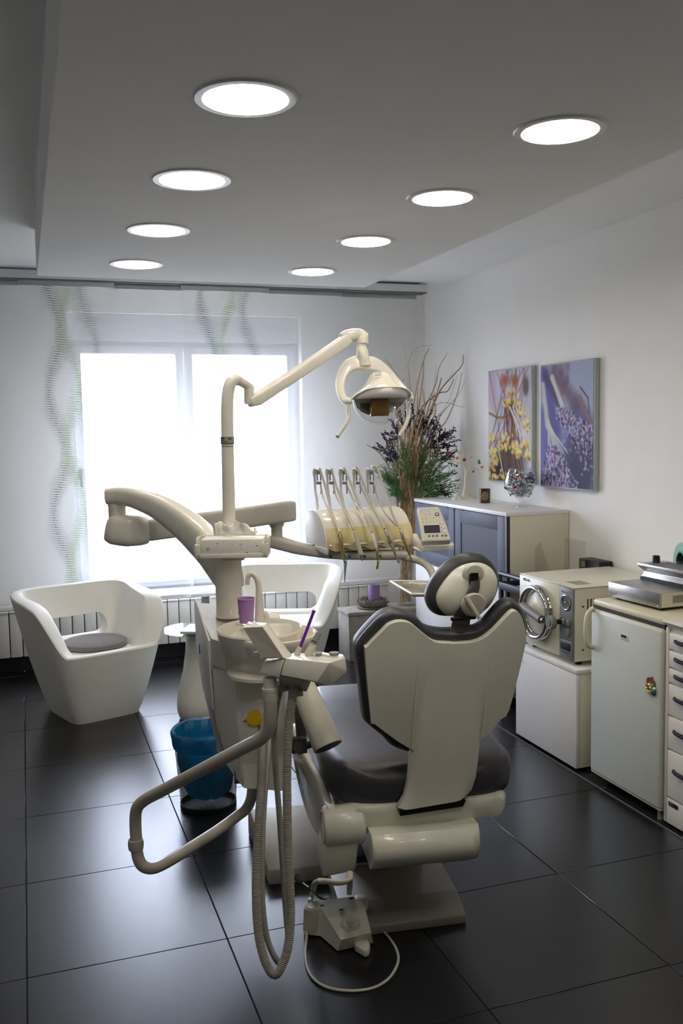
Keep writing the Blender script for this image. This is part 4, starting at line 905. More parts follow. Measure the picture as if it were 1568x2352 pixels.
# ================================================================== dental chair
ex, ey = V(0.985, -0.171, 0), V(0.171, 0.985, 0)
cb = D(1015, 1855, 2.80)
co_ = V(cb.x, cb.y, 0)                                              # floor point under the foot of the backrest
def CH(u, v, z): return co_+ex*u+ey*v+V(0,0,z)
chair = thing('dental_chair', CH(0.0, 0.30, 0), 'dental treatment chair seen from behind, cream shell with dark upholstery', 'dental chair')
tau = math.radians(7); bw = (-ey*math.sin(tau)+EZ*math.cos(tau)); bn = ex.cross(bw)          # bn points forward (away from the camera)
if bn.dot(ey) < 0: bn = -bn
def BP(px, py, off=0.0): return onp(px, py, cb+bn*off, bn)
k2 = lambda pts, ox, oy, s: [(ox+x/s, oy+y/s) for x, y in pts]
outer = k2([(470,522),(380,543),(300,610),(192,738),(178,822),(204,1020),(231,1275),(262,1335),(370,1425),(480,1518),(760,1560),(1080,1440),(1210,1320),(1290,1225),(1345,1010),(1402,800),(1424,680),(1408,555),(1370,478),(1310,450),(1240,480),(1130,600),(1060,650),(930,668),(800,668),(690,640),(610,560)], 760, 1240, 3.136)
inner = k2([(490,590),(420,612),(370,660),(262,772),(247,822),(290,1290),(318,1330),(560,1500),(760,1540),(1090,1438),(1215,1300),(1284,1222),(1390,800),(1405,685),(1376,562),(1338,516),(1290,530),(1170,655),(1065,728),(930,748),(850,746),(745,735),(650,665),(570,602)], 760, 1240, 3.136)
def rnd(P, k=3): return spl([Vector((x, y, 0)) for x, y in P], k, True)
b = MB(); b.prism([BP(p.x, p.y, 0.035) for p in rnd(outer)], bn*0.075, bev=0.026, seg=4)
b.prism([BP(p.x, p.y, 0.012) for p in rnd([(x+(930-x)*0.012, y+(1500-y)*0.012) for x, y in outer])], bn*0.03, bev=0.012, seg=3)
obj('backrest_cushion', b, 'leather', chair)
b = MB(); b.prism([BP(p.x, p.y, -0.012) for p in rnd(inner)], bn*0.03, bev=0.011, seg=4); sh = obj('back_shell', b, 'shell', chair)
# spine cover that curves under towards the seat
rows = [(1518, 962, 1124), (1560, 960, 1121), (1620, 953, 1116), (1680, 948, 1111), (1720, 946, 1106), (1760, 944, 1102), (1800, 940, 1097), (1830, 932, 1088), (1842, 924, 1080), (1851, 917, 1072)]
fr, bk = [], []
for i, (py, xl, xr_) in enumerate(rows):
    off = -0.0118-0.012*sstep(i, 0, 4.5)-0.006*sstep(i, 5, 9); w_ = 10; sl = -(0.5)*(1848-py)/340*0-0.075*0
    tilt = [0, -2, -4, -6, -7, -8, -9, -10, -12, -14][i]
    a_l = BP(xl, py+tilt*-0.9, off); a_r = BP(xr_, py+tilt, off)
    row = []
    for j in range(13):
        s = j/12; d = abs(2*s-1); row.append(a_l+(a_r-a_l)*s+bn*(0.020*max(0, d-0.80)/0.2))
    fr.append(row); bk.append([p+bn*0.022 for p in row])
b = MB(); n_ = len(fr); loop = []
for i in range(n_): loop.append(fr[i]+bk[i][::-1])
b.loft(loop); obj('spine_cover', b, 'shell', chair)
# creases of the shell running down to the spine
for (x0, y0), (x1, y1) in (((960,1530),(948,1720)), ((1125,1530),(1108,1690))):
    b = MB(); b.tube([BP(x0, y0-8, -0.0125), BP((x0+x1)/2-1, (y0+y1)/2, -0.0160), BP(x1, y1, -0.021)], [0.0008, 0.0022, 0.0022], 6, 4); obj('shell_crease', b, 'shell', sh)
b = MB(); p = [BP(x, y, 0.0) for x, y in ((915,1854), (916.5,1869), (1060,1847), (1066,1834))]; b.prism([q_-bn*0.014 for q_ in p], bn*0.05); obj('spine_gap', b, 'black', chair)
# headrest
hn = (bn*math.cos(0.25)-EZ*math.sin(0.25)).normalized(); hc0 = D(1067, 1343, 2.76)
def HP(px, py, off=0.0): return onp(px, py, hc0+hn*off, hn)
ho = rnd(k2([(960,95),(1060,92),(1140,125),(1205,200),(1230,290),(1205,400),(1150,490),(1060,545),(900,552),(800,548),(735,510),(702,440),(700,380),(730,300),(790,215),(870,140)], 760, 1240, 3.136))
hi = rnd(k2([(1000,168),(1080,165),(1150,200),(1190,260),(1198,320),(1180,400),(1140,470),(1050,535),(900,546),(840,540),(790,500),(765,440),(770,380),(810,310),(870,235),(930,190)], 760, 1240, 3.136))
b = MB(); b.prism([HP(p.x, p.y, 0.012) for p in ho], hn*0.075, bev=0.030, seg=5); hr = obj('headrest_cushion', b, 'leather', chair)
cen = sum((HP(p.x, p.y) for p in hi), V(0,0,0))/len(hi); rings = []
for s, o_ in ((1.0, 0.014), (1.0, 0.002), (0.97, -0.008), (0.88, -0.020), (0.72, -0.031), (0.5, -0.038), (0.25, -0.041), (0.04, -0.042)): rings.append([cen+(HP(p.x, p.y)-cen)*s+hn*o_ for p in hi])
b = MB(); b.loft(rings); obj('headrest_shell', b, 'shell', chair)
c = HP(1088, 1318, -0.042); b = MB(); b.lathe(c, [(0.0,0.010), (0.026,0.006), (0.031,0.0), (0.034,-0.006)], 28, (ex, bw, -hn)); obj('hollow', b, 'shell', hr)
c = HP(1087, 1330, -0.050); b = MB(); b.box(c, (0.026, 0.034, 0.012), (ex, bw, hn), bev=0.003); b.box(HP(1089, 1322, -0.056), (0.022, 0.016, 0.006), (ex, bw, hn)); obj('slide_clip', b, 'black', hr)
b = MB(); smooth_limb(b, [HP(1088, 1325, -0.048), HP(1090, 1345, -0.052), HP(1083, 1368, -0.056), HP(1073, 1395, -0.05), HP(1062, 1415, -0.03), BP(1056, 1445, 0.03), BP(1054, 1478, 0.012)], [0.015, 0.015, 0.017, 0.022, 0.026, 0.029, 0.031], [0.005]*7, upv=-bn, p=4); obj('headrest_bracket', b, 'dgrey', chair)
kc = HP(1083, 1388, -0.052); kn = obj('locking_knob', MB().lathe(kc, [(0,0), (0.030,0), (0.036,0.010), (0.036,0.024), (0.031,0.031), (0,0.033)], 32, (ex, bw, -hn)), 'greyc', hr)
b = MB(); b.tube([HP(1070, 1371, -0.088), HP(1083, 1392, -0.096), HP(1101, 1421, -0.100)], [0.0075, 0.007, 0.006], 12, 3); obj('locking_lever', b, 'greyc', kn)
b = MB(); b.box(BP(1052, 1421, 0.01), (0.045, 0.010, 0.012), (ex, bw, bn), bev=0.002); b.box(BP(1084, 1417, 0.01), (0.02, 0.012, 0.014), (ex, bw, bn), bev=0.002); obj('bracket_latch', b, 'black', hr)
# seat and leg rest
def seat_sec(v, w_, z0, z1, r, n=8, uo=0.0): return [CH(uo+x, v+0.05, z) for x, z in rrect(0, (z0+z1)/2, w_*2, z1-z0, r, n)]
secs = [(-0.035,0.02,0.500,0.515,0.006), (-0.030,0.16,0.482,0.540,0.02), (-0.012,0.225,0.465,0.565,0.035), (0.02,0.272,0.455,0.580,0.045), (0.08,0.298,0.452,0.586,0.050), (0.20,0.304,0.455,0.582,0.050), (0.40,0.298,0.470,0.592,0.050), (0.60,0.285,0.488,0.612,0.050), (0.78,0.270,0.490,0.612,0.05), (0.86,0.255,0.475,0.596,0.05), (0.92,0.235,0.445,0.560,0.045), (0.99,0.215,0.36,0.480,0.045), (1.06,0.20,0.26,0.37,0.045), (1.10,0.185,0.205,0.29,0.04), (1.105,0.05,0.23,0.25,0.008)]
b = MB(); b.loft([seat_sec(v, w_, z0, z1, min(r, (z1-z0)/2.05, w_*0.9), uo=-0.035) for v, w_, z0, z1, r in secs]); obj('seat_cushion', b, 'leather', chair)
secs = [(-0.045,0.19,0.435,0.458,0.010), (-0.035,0.235,0.405,0.470,0.03), (0.02,0.262,0.39,0.474,0.035), (0.20,0.275,0.39,0.470,0.035), (0.50,0.262,0.40,0.485,0.035), (0.80,0.235,0.40,0.50,0.035), (0.88,0.2,0.41,0.48,0.03)]
b = MB(); b.loft([seat_sec(v, w_, z0, z1, min(r, (z1-z0)/2.05), uo=-0.035) for v, w_, z0, z1, r in secs]); obj('seat_frame', b, 'shell', chair)
# curved drive cover under the seat
b = MB(); prof = [(-0.045,0.405), (-0.07,0.378), (-0.075,0.345), (-0.055,0.312), (-0.02,0.290), (0.0,0.286), (0.02,0.292), (0.16,0.30), (0.16,0.405)]
prof = [(p.x, p.y) for p in spl([V(v, z, 0) for v, z in prof[:8]], 4)]+prof[8:]
b.loft([[CH(u, v*k, z) for v, z in prof] for u, k in ((-0.228,0.9), (-0.220,1.0), (0.075,1.0), (0.105,0.6))]); obj('drive_cover', b, 'shell', chair)
obj('stop_knob', MB().lathe(CH(0.105,0.03,0.300), [(0,0), (0.008,0), (0.009,0.018), (0,0.020)], 14, (ey, EZ, ex)), 'black', chair)
obj('drive_block', MB().hexa([CH(-0.22,0.03,0.31), CH(0.10,0.03,0.31), CH(0.10,0.6,0.30), CH(-0.22,0.6,0.30), CH(-0.22,0.03,0.40), CH(0.10,0.03,0.40), CH(0.10,0.6,0.40), CH(-0.22,0.6,0.40)], bev=0.01), 'greyc', chair)
# side hinge drum, sweeping side arm and post
hx = -0.292
b = MB(); hcz = CH(hx, 0.045, 0.405); dr = [(0,0.055), (0.052,0.055), (0.060,0.048), (0.062,-0.06), (0.056,-0.068), (0,-0.068)]
b.lathe(hcz, dr, 36, (ey, EZ, ex)); drum = obj('hinge_drum', b, 'shell', chair)
b = MB(); b.torus(hcz-ex*0.066, 0.046, 0.005, (ey, EZ, ex), 36, 8); obj('drum_ring', b, 'greyc', drum)
obj('hinge_axle', MB().tube([hcz+ex*0.05, hcz+ex*0.10], 0.028, 20), 'greyc', drum)
b = MB(); prof = [(0.10,0.46), (0.04,0.475), (0.02,0.44), (0.08,0.36), (0.20,0.30), (0.34,0.30), (0.46,0.36), (0.56,0.44), (0.66,0.52), (0.60,0.545), (0.48,0.52), (0.34,0.50), (0.22,0.49)]
P_ = spl([V(v, z, 0) for v, z in prof], 3, True); b.prism([CH(hx-0.030, p.x, p.y) for p in P_], -ex*0.030, bev=0.010, seg=3)
for v_ in b.bm.verts: v_.co -= ex*(0.046*sstep((v_.co-co_).dot(ey), 0.12, 0.62))
obj('side_arm', b, 'shell', chair)
b = MB(); b.hexa([CH(hx-0.075,0.03,0.250), CH(hx+0.03,0.03,0.262), CH(hx+0.03,0.16,0.262), CH(hx-0.075,0.16,0.250), CH(hx-0.07,0.0,0.37), CH(hx+0.035,0.0,0.37), CH(hx+0.035,0.13,0.37), CH(hx-0.07,0.13,0.37)], bev=0.012); obj('support_post', b, 'shell', chair)
b = MB(); b.hexa([CH(-0.22,0.46,0.06), CH(0.06,0.46,0.06), CH(0.06,0.72,0.06), CH(-0.22,0.72,0.06), CH(-0.20,0.36,0.32), CH(0.06,0.36,0.32), CH(0.06,0.60,0.32), CH(-0.20,0.60,0.32)], bev=0.012); obj('lift_column', b, 'greyc', chair)
b = MB(); b.hexa([CH(-0.26,0.08,0.262), CH(0.10,0.08,0.262), CH(0.10,0.4,0.262), CH(-0.26,0.4,0.262), CH(-0.26,0.08,0.285), CH(0.10,0.08,0.285), CH(0.10,0.4,0.285), CH(-0.26,0.4,0.285)], bev=0.004); obj('lift_plate', b, 'black', chair)
def fl_(px, py, z=0.0): return at(px, py, z=z)
pF = [fl_(785,2158), fl_(1071,2121), fl_(1071,2060,0.04)]
# floor plate with a sloped front lip
g0, g1, g2, g3 = fl_(790,2157), fl_(1070,2121), fl_(1070,2121)+ey*1.05, fl_(790,2157)+ey*1.05
lip = 0.095; zt_ = 0.052
def up_(p, z): return V(p.x, p.y, z)
ax_ = (g1-g0).normalized()
b = MB(); prof = [(0.0,0.0), (0.0,0.030), (0.020,0.040), (lip,zt_+0.012), (lip+0.01,zt_+0.012), (0.50,zt_+0.02), (0.62,zt_+0.02), (0.62,0.0)]
b.prism([g0+ey*v+V(0,0,z) for v, z in prof], g1-g0, bev=0.005); obj('floor_plate', b, 'plate', chair)
b = MB(); b.hexa([CH(0.02,0.22,0.205), CH(0.145,0.22,0.205), CH(0.145,0.36,0.205), CH(0.02,0.36,0.205), CH(0.02,0.22,0.275), CH(0.105,0.22,0.275), CH(0.115,0.36,0.275), CH(0.02,0.36,0.275)], bev=0.014, seg=3); obj('side_pedal_cover', b, 'shell', chair)
# arm rest on the left
a0, a1 = D(694, 1572, 2.87), D(752, 1712, 2.79)
b = MB(); d = (a1-a0); smooth_limb(b, [a0-d*0.03, a0, a0+d*0.3, a0+d*0.7, a1, a1+d*0.012], [0.020, 0.036, 0.041, 0.044, 0.046, 0.044], [0.018, 0.032, 0.038, 0.041, 0.043, 0.041], upv=ey, p=2.2); ar = obj('armrest', b, 'creamm', chair)
dn = d.normalized(); sx = dn.cross(EZ).normalized(); obj('armrest_cap', MB().lathe(a1+dn*0.002, [(0,0.006), (0.040,0.005), (0.042,-0.002), (0,-0.002)], 24, (sx, sx.cross(dn).normalized(), dn)), 'dgrey', ar)
b = MB(); smooth_limb(b, [D(689,1588,2.98), D(690,1640,2.95), D(692,1690,2.93), D(690,1712,2.92)], [0.020, 0.019, 0.017, 0.018], [0.012, 0.012, 0.012, 0.012], upv=ey, p=4); obj('armrest_post', b, 'dgrey', ar)
b = MB(); b.tube([D(685,1718,2.94), D(690,1716,2.88)], 0.022, 20); q0 = D(686,1717,2.92); b.lathe(D(688,1717,2.92)-ex*0.028, [(0,0), (0.016,0), (0.019,0.008), (0.019,0.05), (0,0.05)], 24, (ey, EZ, ex)); b.box(D(686,1708,2.92), (0.05,0.04,0.05), (ex, ey, EZ), bev=0.01); b.tube([D(700,1714,2.92), D(724,1710,2.90)+ey*0.02], 0.012, 14); obj('armrest_hinge', b, 'dgrey', ar)

# ================================================================== spittoon unit
dv = V(0.171, 0.985, 0)
def lv(py, x0, x1, xm, xr_, d1=3.12, d0=3.42):                        # one level of the body, near edge at py
    p1 = D(x1, py, d1); z = p1.z
    def lev(px, dist):                                               # same height at another distance
        lo = D(px, 1176, dist); k = (lo.z-z)/(up.z*dist/F) ; return D(px, 1176+k, dist)
    return [lev(x0, d0), p1, lev(xm, d1-0.07), lev(xr_, d1-0.10), lev(xr_+6, d1+0.24), lev(xr_-30, d0+0.05)]
unit = thing('spittoon_unit', (0.69, 3.2, 0.35), 'cream spittoon unit of the dental chair with rinsing bowl and round column', 'spittoon unit')
L_ = [lv(1792, 497, 545, 560, 650), lv(1776, 497, 543, 560, 652), lv(1640, 470, 497, 545, 656), lv(1534, 455, 489, 538, 652), lv(1528, 454, 488, 520, 650), lv(1470, 451, 486, 515, 640)]
b = MB(); b.loft(L_)
body = obj('body', b, 'cream', unit, 25)
tl = lv(1470, 451, 486, 515, 640); tb = [D(447,1384,3.42), tl[1]+V(0,0,0.004), tl[2]+V(0,0,0.004), tl[3]+V(0,0,0.004), D(640,1410,3.36), D(560,1392,3.44)]
b = MB(); b.loft([[p+V(0,0,0) for p in tl], tb]); obj('sloped_deck', b, 'cream', unit, 25)
def offs(A, B, o):                                                    # outward offset of the left facet
    n = (B-A).cross(EZ).normalized(); n = -n if n.dot(EYE-A) < 0 else n; return n*o
A = lv(1640, 470, 497, 545, 656); B_ = lv(1474, 451, 486, 515, 640); n_ = offs(A[0], A[1], 1)
b = MB(); f0 = lambda P, s: P[0]+(P[1]-P[0])*s
b.prism([f0(A,0.02), f0(A,0.86), f0(L_[3],0.90), f0(B_,0.94), f0(B_,0.06)+V(0,0,0.10), f0(B_,0.02)+V(0,0,0.06), f0(L_[3],0.02)], n_*0.008, bev=0.003); obj('bottle_door', b, 'white', body)
b = MB(); b.prism([f0(L_[1],0.10), f0(L_[1],0.52), f0(A,0.72), f0(A,0.04)], n_*0.006, bev=0.002); obj('lower_cover', b, 'greyc', body)
b = MB(); c = D(466, 1490, 3.26)+n_*0.012; b.box(c, (0.004, 0.004, 0.035), bev=0.001); obj('catch', b, 'bluet', body)
# front recess with a yellow pointer
fA = L_[3]; fn = (L_[2][3]-L_[2][2]).cross(EZ).normalized(); fn = -fn if fn.dot(EYE-L_[2][2]) < 0 else fn
fp = L_[2][2]+(L_[2][3]-L_[2][2])*0.5
def FP(px, py, o=0.0): return onp(px, py, fp+fn*o, fn)
arch = [(552,1785), (551,1700), (554,1660), (564,1634), (582,1618), (604,1613), (640,1612), (650,1640), (650,1785)]
b = MB(); b.prism([FP(x, y, 0.004) for x, y in arch], fn*0.006, bev=0.002); ac = obj('arched_cover', b, 'cream', body)
c = FP(586, 1648, 0.012); b = MB(); b.lathe(c, [(0,0.005), (0.026,0.005), (0.027,0)], 32, (ex, EZ, fn)); obj('pointer_disc', b, 'yellow', ac)
b = MB(); b.prism([FP(x, y, 0.012) for x, y in ((571,1667), (572,1658), (583,1662), (596,1652), (603,1650), (609,1661), (603,1664), (588,1664))], fn*0.006); obj('pointer_base', b, 'yellow', ac)
b = MB(); b.prism([FP(x, y, 0.011) for x, y in ((557,1658), (567,1658), (562,1652))], fn*0.002); obj('warning_mark', b, 'orange', ac)
obj('slot', MB().prism([FP(x, y, 0.012) for x, y in ((592.5,1664), (594,1664), (595.5,1682), (594,1682))], fn*0.001), 'black', ac)
b = MB(); b.hexa([D(538,1800,3.14), D(650,1800,3.10), D(650,1780,3.40), D(538,1780,3.40), D(538,1770,3.14), D(650,1770,3.10), D(650,1750,3.40), D(538,1750,3.40)]); obj('underside', b, 'dgrey', unit)
# shelf flange and bowl
bc_ = D(633, 1455, 3.02); bx_ = (rt.xyz*1, V(-rt.y, rt.x, 0).normalized(), EZ); bx_ = (V(rt.x, rt.y, 0).normalized(), V(-rt.y, rt.x, 0).normalized()*1.12, EZ)
fcz = D(590, 1545, 3.04); b = MB(); b.lathe(V(bc_.x-0.045, bc_.y+0.03, fcz.z-0.008), [(0,0), (0.105,0), (0.112,0.006), (0.112,0.016), (0.098,0.026), (0,0.026)], 40, bx_); obj('shelf', b, 'cream', unit)
b = MB(); hb = -(bc_.z-fcz.z)+0.006
b.lathe(bc_, [(0,hb), (0.082,hb), (0.092,hb+0.012), (0.118,-0.075), (0.134,-0.020), (0.138,-0.004), (0.136,0.002), (0.129,0.003), (0.122,-0.006), (0.112,-0.040), (0.085,-0.070), (0.03,-0.085), (0,-0.086)], 56, bx_); bowl = obj('bowl', b, 'cream', unit)
obj('drain', MB().lathe(bc_+V(0,0,-0.085), [(0,0.004), (0.016,0.003), (0.018,0)], 20), 'chrome', bowl)
b = MB(); c = bc_+V(-0.040, 0.055, -0.005)
b.lathe(c, [(0,hb-0.0), (0.085,hb), (0.10,hb+0.03), (0.128,-0.06), (0.142,0.012), (0.139,0.018), (0.132,0.010), (0.118,-0.06), (0,-0.07)], 48, bx_); obj('bowl_housing', b, 'cream', unit)
# column, faucets, knobs
cx_ = D(527, 1402, 3.30); col0 = cx_.copy()
def ax_at(py, dist=3.30):                                             # height on the column axis
    p = D(527, py, dist); return V(col0.x, col0.y, p.z)
b = MB(); b.lathe(V(col0.x, col0.y, 0), [(0,ax_at(1412).z), (0.0475,ax_at(1412).z), (0.0475,ax_at(1275).z), (0.044,ax_at(1262).z), (0,ax_at(1260).z)], 48); obj('column', b, 'cream', unit)
b = MB(); b.lathe(V(col0.x, col0.y, ax_at(1416).z), [(0,0), (0.050,0), (0.050,0.008), (0.048,0.010), (0,0.010)], 40); obj('column_base', b, 'cream', unit)
b = MB()
for px in (529, 549): b.lathe(D(px,1411,3.22), [(0,0), (0.005,0), (0.005,0.010), (0.003,0.013), (0,0.013)], 12)
obj('button', b, 'white', unit)
fb = D(596, 1426, 3.10)
def fq(px, py): return D(px, py, 3.10)
b = MB(); b.tube([fq(596,1430), fq(596,1400), fq(595,1370), fq(594,1348), fq(590,1331), fq(582,1320), fq(574,1319), fq(569,1327), fq(568,1343)], [0.016, 0.0155, 0.012, 0.0105, 0.0095, 0.009, 0.0085, 0.008, 0.0075], 16, 5); obj('cup_filler', b, 'cream', unit)
b = MB(); b.tube([fq(600,1420), fq(603,1409), fq(608,1408), fq(612,1416), fq(610,1426)], 0.009, 14, 5); b.ell(fq(598,1414), (0.014,0.014,0.014)); obj('bowl_rinser', b, 'cream', unit)
b = MB(); c = fq(565,1433); b.lathe(c, [(0,0), (0.034,0), (0.036,0.004), (0,0.004)], 32); obj('cup_stand', b, 'cream', unit)
cup = D(566, 1427, 3.06)
t = thing('paper_cup', cup, 'purple plastic cup standing under the curved cup filler', 'cup')
cz0 = D(566,1430,3.06); prof = [(0,0.002), (0.0205,0.0), (0.0225,0.0)]
for k in range(9): prof += [(0.0232+0.0006*k, 0.008*k+0.004), (0.0228+0.0006*k, 0.008*k+0.0065)]
prof += [(0.0285,0.078), (0.0305,0.081), (0.029,0.083), (0.0275,0.079), (0.0215,0.004), (0,0.004)]
obj('wall', MB().lathe(cz0, prof, 40, cap=False), 'cup', t)
# tissue tray and box
tc_ = D(531, 1262, 3.16); tX = V(rt.x, rt.y, 0).normalized(); tY = V(-tX.y, tX.x, 0); s_ = 3.16/F
def TP(px, py, back=0.0, d=3.16): p = D(px, py, d); return p+tY*back
b = MB(); dp = 0.125
zb, zl, zt2 = D(531,1283,3.16).z, D(531,1272,3.16).z, D(531,1237,3.16).z
def TB(px): p = D(px, 1262, 3.16); return V(p.x, p.y, 0)
def bar3(b, pa, pb, z0, z1, y0, y1, bev=0.002):
    A, B = TB(pa), TB(pb); b.hexa([A+tY*y0+V(0,0,z0), B+tY*y0+V(0,0,z0), B+tY*y1+V(0,0,z0), A+tY*y1+V(0,0,z0), A+tY*y0+V(0,0,z1), B+tY*y0+V(0,0,z1), B+tY*y1+V(0,0,z1), A+tY*y1+V(0,0,z1)], bev)
bar3(b, 448, 613, zb, zb+0.004, 0, dp); bar3(b, 448, 613, zb, zl, 0, 0.004)
bar3(b, 448, 460, zb, D(531,1250,3.16).z, 0, 0.004); bar3(b, 602, 613, zb, D(531,1250,3.16).z, 0, 0.004)
bar3(b, 446.5, 449.5, zb, zt2, 0.03, dp); bar3(b, 446.5, 449.5, zb, D(531,1250,3.16).z, 0, 0.035); bar3(b, 611.5, 614.5, zb, zt2, 0.03, dp); bar3(b, 611.5, 614.5, zb, D(531,1250,3.16).z, 0, 0.035); bar3(b, 448, 613, zb, zt2, dp-0.004, dp)
obj('tissue_tray', b, 'cream', unit)
b = MB(); p = TB(531)+tY*0.10; b.tube([V(p.x, p.y, zb-0.001), V(p.x, p.y, zb-0.012)], 0.04, 24); b.hexa([TB(505)+tY*0.05+V(0,0,zb-0.014), TB(555)+tY*0.05+V(0,0,zb-0.014), TB(555)+tY*0.2+V(0,0,zb-0.014), TB(505)+tY*0.2+V(0,0,zb-0.014), TB(505)+tY*0.05+V(0,0,zb), TB(555)+tY*0.05+V(0,0,zb), TB(555)+tY*0.2+V(0,0,zb), TB(505)+tY*0.2+V(0,0,zb)]); obj('tray_bracket', b, 'greyc', unit)
tb_ = thing('tissue_box', TB(531)+tY*0.06+V(0,0,zb+0.004), 'white tissue box with black speckles and little hearts, a tissue sticking out', 'tissue box')
za = zb+0.0045; zc_ = D(531,1239.5,3.16).z
b = MB(); bar3(b, 461.5, 603.5, za, zc_, 0.006, dp-0.008, 0.0015); bx = obj('carton', b, 'paper', tb_)
def TF(px, py): p = TB(px)+tY*0.0057; z = D(px, py, 3.16).z-(D(px,1262,3.16).z-D(531,1262,3.16).z)*0; return V(p.x, p.y, z)
rr = random.Random(12); b = MB()
for i in range(22):
    for j in range(6):
        px = 464+136*(i+0.5+rr.uniform(-.35,.35))/22; py = 1242+29*(j+0.5+rr.uniform(-.35,.35))/6; r = rr.choice((0.0007, 0.0009, 0.0011)); c = TF(px, py); b.prism([c+tX*(r*math.cos(a))+V(0,0,r*math.sin(a)) for a in (0, 1.26, 2.5, 3.8, 5.0)], -tY*0.0002)
obj('printed_dots', b, 'ink', bx, 0, 'stuff')
def heart(c, r): return [c+tX*(r*0.06*16*math.sin(t)**3)+V(0,0,r*0.06*(13*math.cos(t)-5*math.cos(2*t)-2*math.cos(3*t)-math.cos(4*t))) for t in [2*math.pi*k/20 for k in range(20)]]
b = MB()
for px, py in ((499,1249), (590,1253.5), (566.5,1269.5)): b.prism(heart(TF(px, py), 0.0026), -tY*0.0003)
obj('printed_hearts', b, 'ink', bx, 0)
b = MB(); hp_ = heart(TF(476.5,1262.5), 0.0058); b.tube(hp_+[hp_[0]], 0.0007, 6); b2_ = heart(TF(553.5,1252), 0.003); obj('heart_outline', b, 'ink', bx)
b = MB(); b.tube(b2_+[b2_[0]], 0.0004, 5); obj('heart_outline', b, 'inkg', bx)
def sheet(pts, seed):
    rr = random.Random(seed); P = []; n = len(pts)
    base, top = pts
    for j in range(8):
        s = j/7; row = []
        for i in range(17):
            t_ = i/16; k = t_*(len(base)-1); a = int(min(k, len(base)-2)); f = k-a; pb_ = base[a]+(base[a+1]-base[a])*f; pt_ = top[a]+(top[a+1]-top[a])*f
            row.append(pb_+(pt_-pb_)*s+tY*(0.010*math.sin(i*1.3+seed)*s+0.014*math.sin(i*0.55+2*s+seed)*s)+V(0,0,0.004*math.sin(i*0.9+seed)*s))
        P.append(row)
    return P
zq = lambda px, py, y: (lambda p: V(p.x, p.y, D(px, py, 3.16+y).z))(TB(px)+tY*y)
b = MB(); b.grid(sheet(([zq(487,1230,.05), zq(497,1229,.05), zq(510,1228,.05), zq(524,1228,.05)], [zq(482,1199,.05), zq(497,1198,.05), zq(508,1200,.05), zq(519,1209,.05)]), 1)); b.grid(sheet(([zq(516,1228,.055), zq(535,1229,.05), zq(560,1230,.05), zq(583,1230,.05)], [zq(519,1207,.055), zq(538,1197,.05), zq(556,1199,.05), zq(578,1216,.05)]), 3)); b.grid(sheet(([zq(578,1231,.05), zq(580,1231,.05), zq(583,1230,.05), zq(585,1228,.05)], [zq(576,1222,.05), zq(581,1220,.05), zq(582,1212,.05), zq(590,1220,.05)]), 5))
o = obj('tissue', b, 'tissue', tb_, 60); sm = o.modifiers.new('s', 'SOLIDIFY'); sm.thickness = 0.0006

# ================================================================== operating lamp on its post
lamp = thing('operating_lamp', (col0.x, col0.y, ax_at(1262).z), 'cream dental operating lamp on a jointed arm and post before the window', 'operating lamp')
def lq(px, py, d=3.30): return D(px, py, d)
pz = V(col0.x, col0.y, 0)
pp = lambda px, py, o=0.0: at(px, py, y=col0.y+o)
tip = [pp(527,1265), pp(526,1200), pp(524,1100), pp(522,1000)]
b = MB(); b.tube(tip+[pp(521.5,940), pp(523,905), pp(529,881), pp(539,871,0.005), pp(548,875,0.02)], [0.0228, 0.0226, 0.0222, 0.0218, 0.0214, 0.0212, 0.0210, 0.0200, 0.018], 24, 5); post = obj('post', b, 'cream', lamp)
zl1, zl0 = pp(522,1003).z, pp(522,1020).z
b = MB(); rings = []; pq = pp(522,1011); pq.z = 0; pr = lambda r, z: [pq+V(math.cos(a)*r, math.sin(a)*r, z) for a in [math.radians(-107+190*(k/20-0.5)) for k in range(21)]]
b.grid([pr(0.0236, zl0), pr(0.0236, zl1)]); obj('type_label', b, 'greyl', post)
b = MB(); b.grid([pr(0.0238, zl0+0.001), pr(0.0238, zl0+0.0035)]); b.grid([pr(0.0236, zl0-0.0085), pr(0.0236, zl0-0.007)])
for a0_, a1_, z0_, z1_ in ((-0.9, -0.35, .0185, .0225), (-0.9, -0.5, .0125, .0150), (0.25, 0.31, .014, .023), (0.36, 0.46, .014, .023), (0.51, 0.55, .014, .023), (0.60, 0.70, .014, .023), (-0.9, 0.15, .0075, .0095)):
    b.grid([[pq+V(math.cos(a)*0.0238, math.sin(a)*0.0238, z) for a in [math.radians(-107)+a0_+(a1_-a0_)*k/6 for k in range(7)]] for z in (zl0+z0_, zl0+z1_)])
obj('label_print', b, 'ink', post, 0)
b = MB(); smooth_limb(b, [lq(546,873,3.265), lq(558,880,3.285), lq(572,889,3.305), lq(577,896,3.305)], [0.017, 0.0165, 0.017, 0.014], [0.016, 0.015, 0.015, 0.012], p=2.5); obj('elbow', b, 'cream', lamp)
j1 = lq(571.5, 900, 3.305)
b = MB(); zt3, zb3 = lq(571,893,3.305).z, lq(571,928,3.305).z; b.lathe(V(j1.x, j1.y, 0), [(0,zt3+0.004), (0.018,zt3), (0.0185,zb3+0.012), (0.016,zb3), (0,zb3-0.003)], 28); obj('pivot', b, 'cream', lamp)
b = MB(); limb(b, [lq(573,924,3.305), lq(590,917,3.325), lq(690,852,3.51), lq(790,784,3.69), lq(800,776,3.71)], [0.016, 0.020, 0.0195, 0.0205, 0.018], [0.018, 0.0225, 0.022, 0.0225, 0.020], p=4.5); obj('spring_arm', b, 'cream', lamp)
